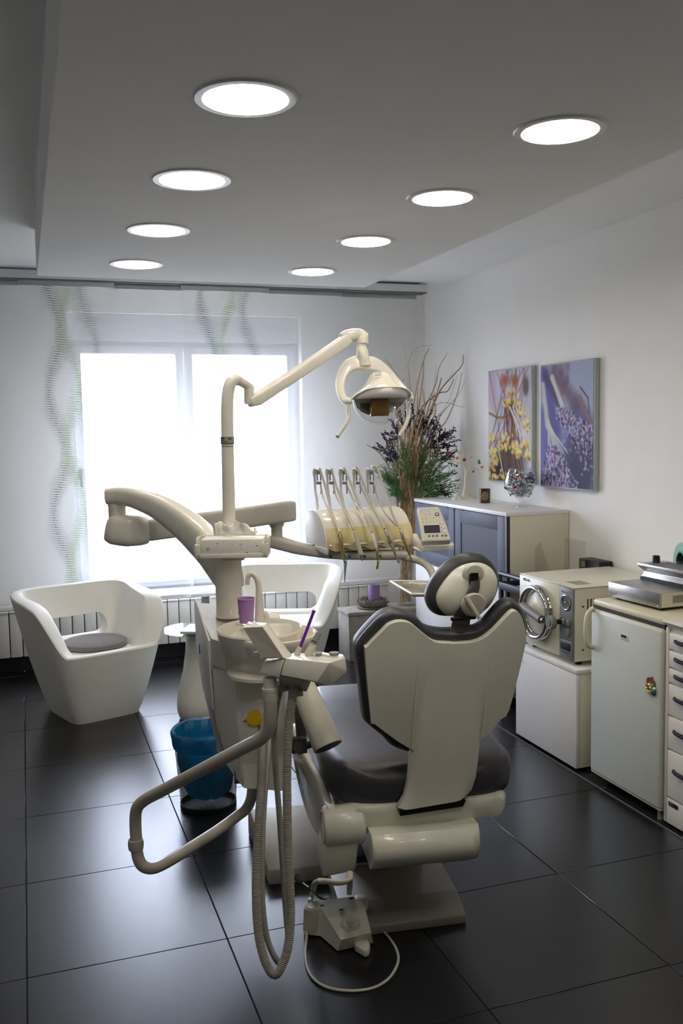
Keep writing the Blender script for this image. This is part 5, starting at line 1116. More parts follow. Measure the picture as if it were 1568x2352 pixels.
b = MB(); smooth_limb(b, [lq(784,776,3.70), lq(796,772,3.71), lq(812,769,3.72), lq(828,769,3.72), lq(842,776,3.72)], [0.020, 0.026, 0.027, 0.026, 0.020], [0.018, 0.025, 0.026, 0.023, 0.016], p=2.6); obj('arm_head', b, 'cream', lamp)
j2 = lq(832, 786, 3.72); b = MB(); b.lathe(V(j2.x, j2.y, 0), [(0,lq(832,765,3.72).z), (0.020,lq(832,767,3.72).z), (0.0245,lq(832,772,3.72).z), (0.0245,lq(832,789,3.72).z), (0,lq(832,789,3.72).z)], 28); obj('swivel', b, 'cream', lamp)
b = MB(); smooth_limb(b, [lq(830,789,3.72), lq(830,800,3.72), lq(833,812,3.71), lq(837,828,3.71), lq(838,840,3.71)], [0.0195, 0.0205, 0.024, 0.026, 0.026], [0.0195, 0.0205, 0.022, 0.021, 0.019], p=2.2); obj('swan_neck', b, 'cream', lamp)
# yoke, head, reflector
hX = (D(945,914,3.70)-D(803,918,3.62)).normalized(); hc_ = D(874, 905, 3.66)
yk = [(802,926,3.60), (788,914,3.62), (781,890,3.65), (785,862,3.68), (799,842,3.70), (820,833,3.71), (838,834,3.72), (858,836,3.73), (880,848,3.74), (905,872,3.75), (928,896,3.74), (944,911,3.72)]
b = MB(); smooth_limb(b, [D(*q) for q in yk], [0.014, 0.015, 0.017, 0.021, 0.026, 0.030, 0.031, 0.029, 0.022, 0.017, 0.014, 0.012], [0.010, 0.011, 0.011, 0.011, 0.011, 0.012, 0.012, 0.011, 0.010, 0.010, 0.010, 0.010], upv=-fw.cross(V(0,0,0)) if False else EZ*0.35-V(fw.x, fw.y, 0)*1.0, p=3, k=5); obj('yoke', b, 'cream', lamp)
# dome over the reflector: cross sections along the lamp's long axis
def half(py): return D(874, py, 3.66)
b = MB(); rings = []
dome = [(853, 857, 884, 0.022), (858, 851, 893, 0.034), (868, 846, 899, 0.050), (880, 840, 906, 0.062), (890, 830, 914, 0.070), (900, 815, 930, 0.074), (908, 806, 943, 0.074), (914, 803, 947, 0.068)]
for py, xl, xr_, dp_ in dome:
    c = D((xl+xr_)/2, py+2, 3.66); w_ = (xr_-xl)/2*3.66/F; rings.append([c+hX*(w_*math.copysign(abs(math.cos(a))**0.75, math.cos(a)))+V(-hX.y, hX.x, 0)*(dp_*math.copysign(abs(math.sin(a))**0.85, math.sin(a)))+V(0,0,0.040*max(0, -math.sin(a))*((py-853)/61)**2) for a in [2*math.pi*k/36 for k in range(36)]])
b.loft(rings); hd = obj('lamp_head', b, 'cream', lamp)
b = MB()
for k in range(3): b.tube([D(861,856+3*k,3.60), D(876,855+3*k,3.60)], 0.0012, 6)
obj('vent_slot', b, 'dgrey', hd)
b = MB(); c = D(875, 915, 3.66); rings = []
for s, dz in ((1.0, 0.0), (0.97, -0.025), (0.88, -0.052), (0.72, -0.076), (0.50, -0.094), (0.25, -0.103), (0.03, -0.105)): rings.append([c+hX*(0.118*s*math.cos(a))+V(-hX.y, hX.x, 0)*(0.068*s*math.sin(a))+V(0,0,dz) for a in [2*math.pi*k/40 for k in range(40)]])
b.loft(rings, cap=False); obj('visor', b, 'glass', lamp)
b = MB(); P = []
for i in range(13):
    row = []
    for j in range(9):
        s = -1+2*i/12; v = j/8; row.append(c+hX*(0.112*s)+V(-hX.y, hX.x, 0)*(0.062*math.sqrt(max(0.02, 1-s*s))*(1-0.25*v))+V(0,0,0.012-0.080*v*math.sqrt(max(0.03, 1-s*s))))
    P.append(row)
b.grid(P); obj('reflector', b, 'refl', lamp, 10)
b = MB(); 
for i in range(15):
    pass
b.grid([[c+hX*(0.110*(-1+2*i/14))-V(-hX.y, hX.x, 0)*(0.070*math.sqrt(max(0.02, 1-(-1+2*i/14)**2)))*(1-0.2*j)+V(0,0,0.004+0.036*math.sqrt(max(0, 1-(-1+2*i/14)**2))*(1-j)-0.004*j) for i in range(15)] for j in (0, 0.5, 1)]); o = obj('front_shade', b, 'white', lamp); sm = o.modifiers.new('s', 'SOLIDIFY'); sm.thickness = 0.002
b = MB(); c2 = D(871, 936, 3.67); b.hexa([c2+hX*x+V(-hX.y, hX.x, 0)*y+V(0,0,z) for z in (-0.034, 0.036) for x, y in ((-0.037,-0.012), (0.037,-0.012), (0.037,0.014), (-0.037,0.014))], bev=0.003); obj('bulb_cover', b, 'bulbc', lamp)
b = MB()
for s, P_ in ((-1, [(800,921,3.60), (799,940,3.60), (800,958,3.595), (793,975,3.58), (783,990,3.57), (775,1003,3.56)]), (1, [(941,915,3.71), (938,935,3.71), (938,955,3.70), (932,975,3.68), (922,992,3.67), (916,1003,3.66)])):
    b = MB(); smooth_limb(b, [D(*q) for q in P_], [0.010, 0.010, 0.011, 0.0125, 0.013, 0.011], [0.007]*6, upv=V(-hX.x, -hX.y, 0), p=3); obj('handle', b, 'creamm', lamp)
    q = D(*P_[0]); b = MB(); b.ell(q, (0.016, 0.016, 0.015)); obj('handle_joint', b, 'cream', lamp)

# ================================================================== swinging arms and instrument head
arm = thing('dental_delivery_unit', (col0.x, col0.y, ax_at(1280).z), 'cream swinging unit with a curved arm, beam and five-lever instrument head before the window', 'dental unit')
P_ = [D(527,1350,3.30), D(515,1318,3.31), D(490,1279,3.34), D(455,1236,3.40), D(415,1201,3.47), (365), (300), (262), (246)]
P_ = [D(530,1352,3.30), D(521,1320,3.31), D(497,1280,3.34), D(461,1238,3.41), D(417,1199,3.49), D(366,1165,3.56), D(313,1145,3.62), D(276,1139,3.65), D(248,1140,3.66)]
b = MB(); smooth_limb(b, P_, [0.044, 0.045, 0.046, 0.046, 0.045, 0.042, 0.040, 0.038, 0.036], [0.042, 0.058, 0.066, 0.064, 0.056, 0.046, 0.038, 0.035, 0.032], upv=EZ, p=3.2, n=28); obj('curved_arm', b, 'cream', arm)
e0 = D(268, 1150, 3.66); zz = lambda py: D(268, py, 3.66).z
b = MB(); b.lathe(V(e0.x, e0.y, 0), [(0,zz(1146)), (0.030,zz(1148)), (0.036,zz(1160)), (0.034,zz(1168)), (0.034,zz(1196)), (0.0,zz(1196))], 36); obj('pivot', b, 'cream', arm)
b = MB(); smooth_limb(b, [D(249,1215,3.66), D(256,1216,3.66), D(290,1218,3.67), D(322,1218,3.69), D(338,1217,3.70)], [0.026, 0.044, 0.050, 0.050, 0.044], [0.040, 0.058, 0.064, 0.060, 0.052], p=3.2, n=28); obj('elbow_housing', b, 'cream', arm)
b = MB(); limb(b, [D(322,1218,3.69), D(338,1217,3.70), D(505,1195,3.93), D(655,1174,4.13), D(667,1173,4.15)], [0.034, 0.038, 0.040, 0.042, 0.040], [0.040, 0.044, 0.046, 0.048, 0.044], p=6, n=24); bm2 = obj('beam', b, 'greyc', arm)
b = MB()
for px, py, d in ((583,1197,4.00), (631,1191,4.06)): b.lathe(D(px, py, d)-V(fw.x, fw.y, 0)*0.0, [(0,0.008), (0.006,0.006), (0.009,0)], 14, (V(rt.x, rt.y, 0), EZ, -V(fw.x, fw.y, 0)))
obj('screw_cap', b, 'greyc', bm2)
b = MB(); e1 = D(635, 1205, 4.12); z2 = lambda py: D(635, py, 4.12).z; b.lathe(V(e1.x, e1.y, 0), [(0,z2(1196)), (0.034,z2(1199)), (0.034,z2(1206)), (0.026,z2(1212)), (0.026,z2(1234)), (0,z2(1234))], 32); obj('pivot', b, 'greyc', arm)
b = MB(); smooth_limb(b, [D(616,1242,4.12), D(624,1243,4.12), D(645,1248,4.11), D(680,1258,4.09), (D(720,1265,4.07)), D(770,1272,4.05), D(830,1274,4.06), D(900,1274,4.07), D(935,1274,4.08)], [0.026, 0.034, 0.034, 0.030, 0.030, 0.040, 0.06, 0.06, 0.05], [0.020, 0.030, 0.030, 0.027, 0.025, 0.022, 0.020, 0.020, 0.016], p=3.2, n=24); obj('carrier_arm', b, 'greyc', arm)
b = MB()
for px in (759, 802, 837, 872): b.box(D(px,1278,3.985), (0.012, 0.006, 0.012), (V(rt.x,rt.y,0), V(fw.x,fw.y,0), EZ))
obj('indicator', b, 'taped', arm)
b = MB(); b.tube([D(925,1280,4.06), D(950,1284,4.02), D(972,1292,3.98), D(988,1308,3.95), D(994,1328,3.93), D(993,1345,3.9)], [0.016, 0.0165, 0.017, 0.0165, 0.015, 0.014], 16, 5); obj('tray_arm', b, 'creamm', arm)
# instrument head
head = arm
iX = (D(957,1243,4.10)-D(750,1259,3.92)); iX.z = 0; iXn = iX.normalized(); iY = V(-iXn.y, iXn.x, 0)
O_ = D(751,1259,3.93); iw = 219*4.0/F
def IH(s, y, z): return V(O_.x, O_.y, O_.z)+iXn*(iw*s)+iY*y+V(0,0,z)
prof = [(0.0,0.0), (-0.004,0.022), (0.006,0.055), (0.020,0.082), (0.05,0.118), (0.09,0.140), (0.14,0.150), (0.19,0.148), (0.22,0.13), (0.23,0.06), (0.22,0.0)]
b = MB(); P_ = spl([V(y, z, 0) for y, z in prof], 2, True); b.prism([IH(0.01, p.x, p.y) for p in P_], iXn*iw*0.99, bev=0.004); obj('cover', b, 'cream', head)
b = MB(); lp = [(-0.004,-0.004), (-0.010,0.020), (0.0,0.054), (0.016,0.082), (0.022,0.078), (0.010,0.050), (0.002,0.020), (0.004,-0.002)]
cols = []
for i in range(61):
    s = 0.0+1.0*i/60; k = 0.5-0.5*math.cos(2*math.pi*s*5); row = []
    for y, z in lp: row.append(IH(s, y-0.012*k*(1 if y < 0.008 and z < 0.03 else 0.15), z-0.013*k*(1 if z < 0.015 else 0)))
    cols.append(row)
b.loft(cols); obj('holder_mat', b, 'yell', head)
b = MB(); b.prism([IH(-0.012, y*1.02-0.001, z*1.02) for y, z in prof], iXn*iw*0.024, bev=0.003); obj('end_cap', b, 'white', head)
b = MB(); b.hexa([IH(-0.02,0.0,-0.03), IH(0.02,0.0,-0.03), IH(0.02,0.10,-0.02), IH(-0.02,0.10,-0.02), IH(-0.03,-0.004,0.0), IH(0.02,-0.004,0.0), IH(0.02,0.13,0.0), IH(-0.02,0.13,0.0)], bev=0.005); obj('grip', b, 'white', head)
obj('bottom_plate', MB().hexa([IH(0.04,0.01,-0.022), IH(0.98,0.01,-0.022), IH(0.98,0.20,-0.022), IH(0.04,0.20,-0.022), IH(0.04,0.01,0.003), IH(0.98,0.01,0.003), IH(0.98,0.20,0.003), IH(0.04,0.20,0.003)], bev=0.003), 'greyc', head)
tops = [(722,1078), (751,1078), (781,1076), (812,1074), (843,1075)]
for (px, py) in tops:
    l = MB(); q = lambda x, y, d=4.10: D(x, y, d)
    smooth_limb(l, [q(px+8,1182,4.12), q(px+5.5,1146,4.12), q(px+2,1128,4.12), q(px+0.5,1100,4.11), q(px-0.5,1085,4.10), q(px+1,1076,4.09)], [0.0055, 0.0055, 0.005, 0.0055, 0.0085, 0.007], [0.005]*6, upv=-V(fw.x, fw.y, 0), p=3); lv_ = obj('lever', l, 'white', head)
    l = MB(); l.box(q(px+9,1084,4.09), (0.020, 0.016, 0.022), (V(rt.x,rt.y,0), V(fw.x,fw.y,0), EZ), bev=0.003); l.box(q(px+6.5,1096,4.09), (0.006, 0.012, 0.03), (V(rt.x,rt.y,0), V(fw.x,fw.y,0), EZ)); l.box(q(px+14,1096,4.09), (0.006, 0.012, 0.03), (V(rt.x,rt.y,0), V(fw.x,fw.y,0), EZ)); l.box(q(px+10,1109,4.09), (0.024, 0.014, 0.014), (V(rt.x,rt.y,0), V(fw.x,fw.y,0), EZ), bev=0.002); obj('roller_bracket', l, 'steel', lv_)
    l = MB(); l.tube([q(px+14,1112,4.09), q(px+16,1124,4.09), q(px+15,1134,4.09)], 0.0035, 8); obj('spring_clip', l, 'chrome', lv_)
# control panel at the right end
cpp = D(993, 1210, 3.93); cX = V(rt.x*0.99, rt.y*0.99, 0).normalized(); cU = (EZ*0.86+V(fw.x, fw.y, 0)*0.5).normalized(); cN = cX.cross(cU)
if cN.dot(fw) > 0: cN = -cN
def KP(px, py, o=0.0): return onp(px, py, cpp+cN*o, cN)
q5 = lambda P: [(940+x/14.25, 1150+y/14.25) for x, y in P]
fc = q5([(262,215), (940,195), (985,270), (1120,560), (1230,860), (1330,1200), (1345,1290), (425,1330), (330,620)])
b = MB(); b.prism([KP(x, y, 0) for x, y in fc], -cN*0.050, bev=0.004); cpn = obj('control_panel', b, 'cream', head)
b = MB(); ff = q5([(300,245), (930,225), (1090,560), (1200,860), (1290,1200), (1300,1262), (450,1295), (370,640)]); b.prism([KP(x, y, 0.0) for x, y in ff], cN*0.0015); obj('keypad', b, 'greyl', cpn).data.materials[0] = M['creamm']
b = MB(); b.prism([KP(*p, 0.0014) for p in q5([(465,815), (975,795), (1010,1045), (495,1065)])], cN*0.0012); obj('display', b, 'lcd', cpn)
def disc(name, x, y, r, m, par, h=0.003): 
    p = q5([(x, y)])[0]; l = MB(); l.lathe(KP(*p, 0.001), [(0,h), (r*0.85,h), (r,0)], 18, (cX, cU, cN)); return obj(name, l, m, par)
for x, y in ((645,1160), (772,1155), (900,1150), (1075,1145), (1190,1140)): disc('key', x, y, 0.0052, 'bluek', cpn)
for x, y in ((1070,720), (1115,862), (1160,1000)): disc('key', x, y, 0.0055, 'white', cpn)
for x, y in ((400,350), (510,310), (630,350), (530,465), (650,430), (430,595), (550,585), (790,570), (440,710), (565,712), (690,690), (800,690), (1000,735), (1048,870), (1072,1003)): disc('symbol', x, y, 0.0022, 'inkg', cpn, 0.0010)
p = q5([(900,445)])[0]; l = MB(); l.box(KP(*p, 0.002), (0.017, 0.015, 0.003), (cX, cU, cN), bev=0.0012); tk = obj('tooth_key', l, 'bluek', cpn)
tooth = [(-0.5,0.55), (-0.2,0.62), (0,0.5), (0.2,0.62), (0.5,0.55), (0.6,0.2), (0.4,-0.15), (0.3,-0.7), (0.12,-0.7), (0,-0.2), (-0.12,-0.7), (-0.3,-0.7), (-0.4,-0.15), (-0.6,0.2)]
l = MB(); l.prism([KP(*p, 0.0036)+cX*(x*0.0068)+cU*(y*0.0068) for x, y in tooth], cN*0.0006); obj('tooth_symbol', l, 'paper', tk)
b = MB(); b.hexa([D(966,1268,3.93), D(1042,1263,3.98), D(1042,1256,4.10), D(966,1260,4.06), D(966,1256,3.93), D(1042,1252,3.98), D(1042,1246,4.10), D(966,1249,4.06)], bev=0.004); obj('panel_shelf', b, 'yell', head).data.materials[0] = M['cream']
b = MB(); smooth_limb(b, [D(950,1232,4.02), D(957,1246,4.00), D(966,1258,3.99), D(975,1263,3.99)], [0.012, 0.014, 0.014, 0.012], [0.02, 0.02, 0.018, 0.010]); obj('panel_bracket', b, 'cream', head)
b = MB(); b.ell(D(957,1262,3.96), (0.020, 0.010, 0.008), (V(rt.x, rt.y, -0.5).normalized(), V(fw.x, fw.y, 0), EZ)); obj('end_grip', b, 'white', head)
# five hand pieces with hoses
INS = [(((734,1075),(748,1122),(760,1172),(772,1202),(780,1222)), ((736,1112),(741,1140),(758,1178),(776,1212)), [((780,1226),(790,1286),0.0095,0.0085,'gold'), ((790,1286),(796,1290),0.009,0.009,'steel'), ((793,1291),(791,1338),0.007,0.0016,'grey')], 'brass hand piece with teal button and long grey tip, first from the left'),
       (((761,1076),(770,1110),(792,1168),(803,1192),(812,1216)), ((765,1112),(772,1140),(790,1172),(808,1208)), [((815,1222),(829,1275),0.0075,0.0105,'creamm'), ((829,1275),(832,1288),0.0065,0.004,'grey')], 'cream plastic hand piece with a short grey tip, second from the left'),
       (((789,1074),(806,1112),(826,1160),(843,1192),(853,1222)), ((796,1112),(810,1146),(832,1178),(848,1210)), [((854,1226),(864,1258),0.0085,0.0085,'white'), ((864,1258),(869,1287),0.0075,0.006,'gold'), ((869,1287),(865,1307),0.006,0.0052,'gold')], 'white and brass hand piece with a bent head, third from the left'),
       (((818,1072),(835,1112),(856,1160),(872,1192),(883,1214)), ((826,1110),(842,1146),(860,1176),(878,1206)), [((884,1217),(898,1248),0.0065,0.0085,'chrome'), ((898,1248),(913,1287),0.008,0.0035,'steel'), ((913,1287),(917,1293),0.005,0.005,'steel')], 'slim chrome hand piece with a small round head, fourth from the left'),
       (((853,1071),(867,1076),(880,1118),(900,1178),(918,1214)), ((858,1110),(868,1146),(885,1180),(910,1208)), [((920,1217),(927,1240),0.0065,0.008,'chrome'), ((927,1240),(943,1282),0.0075,0.0035,'gold'), ((943,1282),(946,1289),0.005,0.005,'steel')], 'slim brass and chrome hand piece, farthest right beside the control panel')]
for i, (hz, hz2, segs, lab) in enumerate(INS):
    d0 = 4.06; d1 = 3.915+0.012*i
    t = thing('hand_piece', D(*segs[0][0], d1), lab, 'hand piece', 'dental hand pieces')
    l = MB(); l.tube([D(x, y, d0+(d1-d0)*sstep(j/(len(hz)-1), 0.3, 1.0)) for j, (x, y) in enumerate(hz)], 0.0052, 10, 5); ho_ = obj('hose', l, 'tube', t)
    l = MB(); l.tube([D(x, y, d0+0.01+(d1+0.012-d0)*sstep(j/(len(hz2)-1), 0.3, 1.0)) for j, (x, y) in enumerate(hz2)], 0.004, 8, 4); obj('hose', l, 'tube', t)
    for j, (a, b_, ra, rb_, m) in enumerate(segs):
        A, B = D(*a, d1), D(*b_, d1-0.004*(j == 0)); l = MB(); dd = (B-A); l.tube([A, A+dd*0.05, A+dd*0.5, A+dd*0.95, B], [ra*0.8, ra, (ra+rb_)/2, rb_, rb_*0.85], 16); obj(('handle', 'neck', 'tip')[j], l, m, t)
    if i == 0:
        l = MB(); l.ell(D(795,1276,d1-0.008), (0.005, 0.006, 0.011)); obj('button', l, 'tealp', t)
# tray with instruments
T_ = [D(895,1334,3.70), D(946,1362,3.52), D(1046,1364,3.50), D(1046,1333,3.72)]
zt4 = T_[1].z
def TR(px, py): return at(px, py, z=zt4)
t = thing('instrument_tray', TR(970,1350), 'metal instrument tray with a light edge, held behind the headrest', 'tray')
Q = [TR(897,1336), TR(947,1366), TR(1060,1366), TR(1060,1337)]
b = MB(); b.prism(Q, V(0,0,-0.008), bev=0.002); obj('plate', b, 'trayc', t)
b = MB()
for A, B in zip(Q, Q[1:]+Q[:1]): b.tube([A+V(0,0,0.002), B+V(0,0,0.002)], 0.005, 8)
obj('edge', b, 'cream', t)
b = MB(); b.tube([D(993,1345,3.9), TR(1000,1352)+V(0,0,-0.012), TR(980,1352)+V(0,0,-0.012)], 0.011, 12); obj('carrier', b, 'creamm', t)
rr = random.Random(5)
for k in range(6):
    A, B = TR(925+12*k, 1341+2*k)+V(0,0,0.004), TR(985+8*k, 1340+3.4*k)+V(0,0,0.004); l = MB(); dd = B-A; l.tube([A, A+dd*0.2, A+dd*0.3, A+dd*0.75, B+V(0,0,0.003)], [0.001, 0.0016, 0.0032, 0.0032, 0.001], 8); o = obj('probe', l, 'trayc')
    tag(o, ('first', 'second', 'third', 'fourth', 'fifth', 'sixth')[k]+' thin metal probe from the window side on the instrument tray', 'probe', 'probes on the tray')

# ================================================================== assistant arm: bent tube, holder block, suction hoses
asst = thing('suction_rack', D(575,1780,3.18), 'bent cream tube arm in the foreground carrying a white suction hose holder', 'suction rack')
TU = [(581,1765,3.20), (580,1800,3.19), (577,1832,3.18), (566,1857,3.16), (545,1874,3.13), (500,1907,3.06), (430,1952,2.96), (380,1982,2.90), (350,1994,2.86), (327,1988,2.85), (316,1965,2.85), (313,1930,2.85), (311,1890,2.85), (314,1858,2.84), (332,1838,2.82), (380,1812,2.75), (470,1764,2.62), (560,1717,2.52), (598,1697,2.48), (617,1672,2.46), (621,1640,2.45), (620,1590,2.45)]
b = MB(); b.tube([D(*q) for q in TU], 0.0183, 20, 4); tu = obj('bent_tube', b, 'greyc', asst)
tu.data.materials[0] = mat('bent_tube_lacquer', rgb(182, 176, 163), 0.32, var=0.015, coat=0.2)
b = MB(); c = D(312,1940,2.85); zt5 = D(312,1926,2.85).z; zb5 = D(312,1952,2.85).z; b.lathe(V(c.x, c.y, 0), [(0.018,zb5), (0.0225,zb5+0.002), (0.0245,(zb5+zt5)/2), (0.0225,zt5-0.002), (0.018,zt5)], 28, cap=False); obj('joint_ring', b, 'greyc', tu)
c = D(620,1590,2.45); zf = lambda py: D(620,py,2.45).z
b = MB(); b.lathe(V(c.x, c.y, 0), [(0,zf(1611)), (0.0195,zf(1611)), (0.0205,zf(1609)), (0.0205,zf(1588)), (0.0215,zf(1587)), (0.0215,zf(1580)), (0.0185,zf(1577)), (0.0175,zf(1556)), (0,zf(1554))], 32); obj('collar', b, 'cream', asst)
# holder block
def hb_(px, py, d): return D(px, py, d)
b = MB(); bot = [hb_(596,1548,2.46), hb_(641,1556,2.42), hb_(652,1515,2.46), hb_(652,1525,2.56), hb_(605,1522,2.56)]
b.hull([D(596,1546,2.44), D(641,1556,2.40), D(606,1519,2.44), D(652,1513,2.40), D(660,1545,2.55), D(610,1538,2.56), D(668,1503,2.55), D(616,1508,2.56)], 0.003); obj('swivel_block', b, 'cream', asst)
b = MB(); loop = [(655,1512,2.395), (757,1523,2.355), (793,1512,2.44), (790,1504,2.55), (672,1499,2.56)]; zb6 = [0.066, 0.052, 0.040, 0.036, 0.060]
top = [D(*q) for q in loop]; low = [D(645,1551,2.40), D(727,1567,2.36), D(761,1574,2.40), D(795,1543,2.46), D(790,1530,2.56), D(668,1535,2.57)]
topl = [D(655,1512,2.395), D(752,1523,2.355), D(763,1522,2.37), D(793,1511,2.45), D(789,1504,2.56), D(672,1499,2.57)]
b.hull([D(655,1512,2.40), D(757,1522,2.36), D(727,1567,2.36), D(644,1551,2.40), D(793,1511,2.46), D(796,1543,2.47), D(760,1575,2.41), D(672,1499,2.58), D(789,1503,2.58), D(790,1535,2.58), D(668,1540,2.58)], 0.003); hbk = obj('holder_block', b, 'cream', asst, 25)
b = MB()
for (x0, y0), (x1, y1), (x2, y2), (x3, y3) in (((712,1504),(728,1505),(724,1512),(700,1511)), ((752,1508),(770,1510),(766,1518),(740,1517)), ((676,1500),(690,1501),(684,1507),(668,1506))):
    pass
for px, py in ((728,1503), (767,1508)):
    c = D(px, py+1, 2.50); c.z = topl[3].z+0.002; b.lathe(c+V(0,0,-0.006), [(0,0), (0.0135,0), (0.0135,0.0075), (0,0.0075)], 24)
obj('holder_slot', b, 'grey', hbk)
b = MB()
for (xa, ya), (xb, yb_) in (((700,1500),(724,1503)), ((738,1505),(758,1508)), ((777,1509),(788,1511))): 
    A, B = D(xa, ya, 2.52), D(xb, yb_, 2.48); b.hexa([A+V(0,0,-0.012), B+V(0,0,-0.012), B+tY*0.03+V(0,0,-0.012), A+tY*0.03+V(0,0,-0.012), A+V(0,0,0.003), B+V(0,0,0.003), B+tY*0.03+V(0,0,0.003), A+tY*0.03+V(0,0,0.003)], bev=0.003)
obj('holder_fork', b, 'cream', hbk)
# keypad slab leaning to the left
sl = [D(557,1441,2.44), D(603,1438,2.42), D(653,1513,2.40), D(600,1512,2.42)]
nn = (sl[1]-sl[0]).cross(sl[3]-sl[0]).normalized(); nn = -nn if nn.dot(fw) < 0 else nn
bk_ = [D(570,1427,2.50), D(614,1431,2.48), D(672,1507,2.46), D(618,1500,2.48)]
b = MB(); b.hexa(sl+bk_, bev=0.002); kp = obj('keypad_slab', b, 'cream', asst)
b = MB(); gq = [sl[0]+(sl[2]-sl[0])*0.02, sl[1]+(sl[3]-sl[1])*0.03, sl[2]+(sl[0]-sl[2])*0.02, sl[3]+(sl[1]-sl[3])*0.03]; b.prism(gq, -nn*0.0012); obj('key_field', b, 'greyc', kp)
b = MB(); b.hexa([D(576,1512,2.50), D(600,1514,2.48), D(602,1512,2.53), D(578,1510,2.55), D(581,1498,2.50), D(594,1496,2.48), D(596,1495,2.53), D(582,1497,2.55)], bev=0.002); obj('side_clip', b, 'cream', asst)
b = MB(); b.hexa([D(640,1562,2.44), D(690,1572,2.42), D(705,1590,2.46), D(640,1580,2.50), D(642,1550,2.44), D(700,1562,2.42), D(715,1565,2.50), D(648,1556,2.54)], bev=0.004); b.lathe(D(684,1592,2.45), [(0,-0.012), (0.009,-0.012), (0.009,0.012), (0,0.012)], 16, (EY, EZ, EX)); b.tube([D(640,1575,2.46), D(650,1583,2.46), D(662,1580,2.47)], 0.007, 10, 3); obj('hose_clamp', b, 'greyc', asst)
# hoses (ribbed)
def ribbed(pts, r, lab, name='suction_hose'):
    P, _ = crom([Vector(p) for p in pts], [0]*len(pts), 40); Q = [P[0]]; acc = 0; step = 0.0022
    for a, b_ in zip(P[:-1], P[1:]):
        L = (b_-a).length
        while acc+L >= step:
            a = a+(b_-a)*((step-acc)/L); L = (b_-a).length; Q.append(a); acc = 0
            if L < 1e-9: break
        acc += L
    l = MB(); l.tube(Q, [r if k % 2 else r*0.88 for k in range(len(Q))], 12); return l
HS = [([(681,1573,2.45), (672,1600,2.44), (664,1660,2.42), (659,1760,2.41), (660,1900,2.40), (665,2030,2.39), (667,2110,2.39), (660,2180,2.38), (642,2228,2.37), (626,2236,2.37), (606,2200,2.38), (592,2130,2.40), (588,2020,2.42), (594,1900,2.46), (600,1800,2.55), (604,1700,2.75), (612,1640,2.92)], 0.0124, 'thick grey ribbed suction hose hanging in a loop to the floor', 'purple'),
      ([(646,1574,2.56), (634,1630,2.60), (629,1700,2.62), (634,1780,2.60), (642,1880,2.58), (650,2000,2.56), (657,2100,2.55), (662,2170,2.53), (650,2213,2.50), (632,2200,2.48), (612,2150,2.48), (602,2060,2.50), (602,1940,2.54), (608,1820,2.64), (616,1720,2.80), (622,1660,2.92)], 0.0088, 'thinner grey ribbed suction hose looping behind the thick one', 'grey')]
for pts, r, lab, m in HS:
    t = thing('suction_hose', D(*pts[0]), lab, 'hose')
    obj('ribbed_tube', ribbed([D(*q) for q in pts], r, lab), 'hose', t, 60)
st = thing('saliva_ejector', D(683,1508,2.50), 'slim purple saliva ejector stuck upright in the white holder', 'saliva ejector')
l = MB(); l.tube([D(689,1487,2.50), D(706,1443,2.51), D(720,1405,2.52)], 0.0042, 12, 3); obj('tube', l, 'purple', st)
l = MB(); l.tube([D(720,1406,2.52), D(721,1402,2.52)], 0.0050, 12); obj('tip', l, 'purple', st)
l = MB(); l.tube([D(681,1506,2.50), D(683,1500,2.50), D(687,1490,2.50), D(690,1486,2.50)], [0.0085, 0.0085, 0.0065, 0.0060], 16); obj('holder_grip', l, 'creamm', st)
st = thing('suction_tip', D(712,1503,2.50), 'grey and cream suction hand piece standing in the white holder', 'suction hand piece')
l = MB(); l.tube([D(707,1505,2.50), D(713,1494,2.50), D(720,1478,2.50)], [0.0125, 0.012, 0.0095], 18); obj('grip', l, 'creamm', st)
l = MB(); l.tube([D(720,1478,2.50), D(722,1474,2.50)], 0.0115, 16); l.tube([D(722,1474,2.50), D(732,1455,2.51)], [0.0085, 0.0075], 16); obj('nozzle', l, 'grey', st)

# ================================================================== floor box, foot control
fbx = thing('floor_box', (0.86, 3.3, 0), 'grey wedge-shaped floor connection box beside the chair base', 'box')
A, B, Cc = at(574,1925,z=0), at(617,2034,z=0), at(712,1998,z=0); w_ = ex*0.20
za_, zb_ = 0.165, 0.085
dA = (A-B).normalized(); p0 = B; p1 = B+ex*0.24; q0 = B+ey*0.20; q1 = p1+ey*0.20; r0_ = B+ey*0.42; r1_ = p1+ey*0.42
b = MB(); prof = [(0,0), (0,0.055), (0.24,0.105), (0.40,0.118), (0.44,0.095), (0.44,0)]
b.prism([B+dA*v+V(0,0,z) for v, z in prof], ex*0.22, bev=0.006); obj('cover', b, 'greyc', fbx)
b = MB(); c = B+ex*0.25+ey*0.02+V(0.0,0,0.045); b.tube([D(682,2014,2.98), D(694,2028,2.95)], [0.011, 0.008], 14); obj('cable_gland', b, 'dgrey', fbx)
foot = thing('foot_control', at(775,2110,z=0), 'beige foot control with a round knob and carrying bow, on the floor in front', 'foot control')
fz0 = 0.0
def G(px, py, z): return at(px, py, z=z)
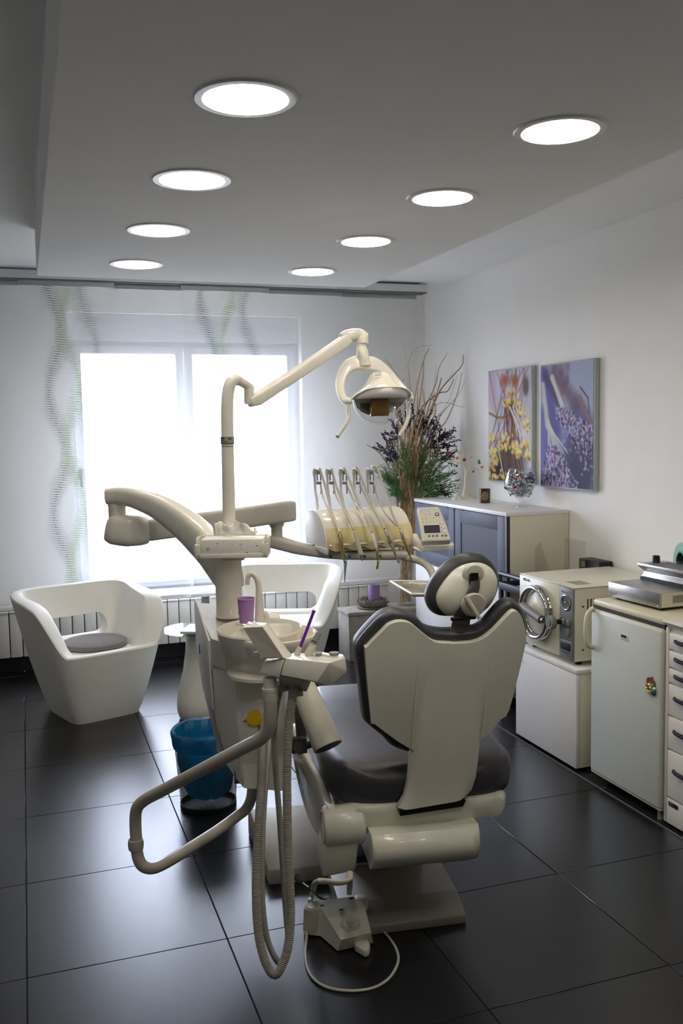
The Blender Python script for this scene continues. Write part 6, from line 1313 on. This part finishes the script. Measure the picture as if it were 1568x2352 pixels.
# outline on the floor and on the deck above it
lo = [G(697,2140,0.004), G(735,2150,0.004), G(775,2182,0.004), G(855,2165,0.004), G(848,2110,0.004), G(842,2075,0.004), G(720,2095,0.004)]
hi_ = [(712,2073), (726,2080), (738,2092)]
H = 0.075
lo = [G(697,2146,0.006), G(736,2150,0.006), G(775,2184,0.006), G(857,2166,0.006), G(843,2098,0.006), G(838,2080,0.006), G(704,2104,0.006)]
hi2 = [G(706,2081,0.085), G(737,2086,0.085), G(783,2159,0.052), G(852,2142,0.052), G(834,2068,0.088), G(838,2056,0.090), G(712,2071,0.090)]
b = MB(); b.loft([lo, hi2]); 
fb_ = obj('housing', b, 'creamm', foot, 20)
b = MB(); c = G(719,2083,0.0); b.lathe(V(c.x+0.008, c.y+0.055, 0)*0+V(G(716,2081,0.088).x, G(716,2081,0.088).y, 0), [(0,0.01), (0.030,0.01), (0.026,0.085), (0.018,0.09), (0.0,0.088)], 28); obj('corner_post', b, 'creamm', fb_)
b = MB(); b.lathe(V(G(836,2060,0.088).x, G(836,2060,0.088).y, 0)+V(-0.012,0,0), [(0,0.01), (0.026,0.01), (0.022,0.088), (0.014,0.092), (0.0,0.09)], 28); obj('corner_post', b, 'creamm', fb_)
kc = G(805,2121,0.070); dk = (hi2[2]+hi2[3])/2-(hi2[1]+hi2[4])/2; kx = (hi2[3]-hi2[2]).normalized(); kn_ = kx.cross(dk.normalized()); kn_ = -kn_ if kn_.z < 0 else kn_; ky = kn_.cross(kx)
pc_ = (hi2[1]+hi2[2]+hi2[3]+hi2[4])/4; kc = onp(804,2122,pc_,kn_)
kd = obj('knob', MB().lathe(kc, [(0,0.016), (0.013,0.016), (0.014,0.009), (0.028,0.009), (0.031,0.004), (0.031,-0.002), (0,-0.002)], 32, (kx, ky, kn_)), 'grey', foot)
kd.data.materials[0] = M['greyc']
b = MB()
for px, py, zz_ in ((739,2080,0.0865), (783,2089,0.082), (807,2064,0.090)): c = G(px, py, zz_); b.box(c+V(0,0,0.001), (0.013, 0.008, 0.003), bev=0.001)
obj('indicator', b, 'ink', fb_)
b = MB(); smooth_limb(b, [G(712,2070,0.085), G(718,2050,0.105), D(724,2028,2.66), D(745,2024,2.62), D(775,2027,2.60), D(800,2022,2.62), D(803,2005,2.68), D(803,2030,2.72), G(802,2052,0.095)], [0.009]*9, [0.006]*9, upv=V(fw.x, fw.y, 0.3), k=4); obj('carrying_bow', b, 'creamm', foot)
b = MB(); b.prism([G(x, y, 0.004) for x, y in ((815,2186), (838,2200), (848,2196), (850,2184), (843,2168), (812,2172))], V(0,0,0.022), bev=0.004); obj('toe_lever', b, 'creamm', foot)
l = MB(); l.tube([G(705,2140,0.02), G(703,2165,0.006), G(701,2190,0.0045), G(706,2225,0.0045), G(724,2252,0.0045), G(758,2270,0.0045), G(810,2276,0.0045), G(860,2268,0.0045), G(895,2245,0.0045), G(914,2210,0.0045), G(910,2180,0.0045), G(890,2150,0.0045), G(865,2125,0.0045), G(845,2095,0.006), G(825,2060,0.02)], 0.0042, 10, 6); obj('cable', l, 'greyc', foot)
l = MB(); l.tube([D(694,2028,2.95), D(715,2044,2.88), G(735,2062,0.02), G(760,2068,0.05)], 0.004, 8, 4); obj('cable', l, 'dgrey', foot)
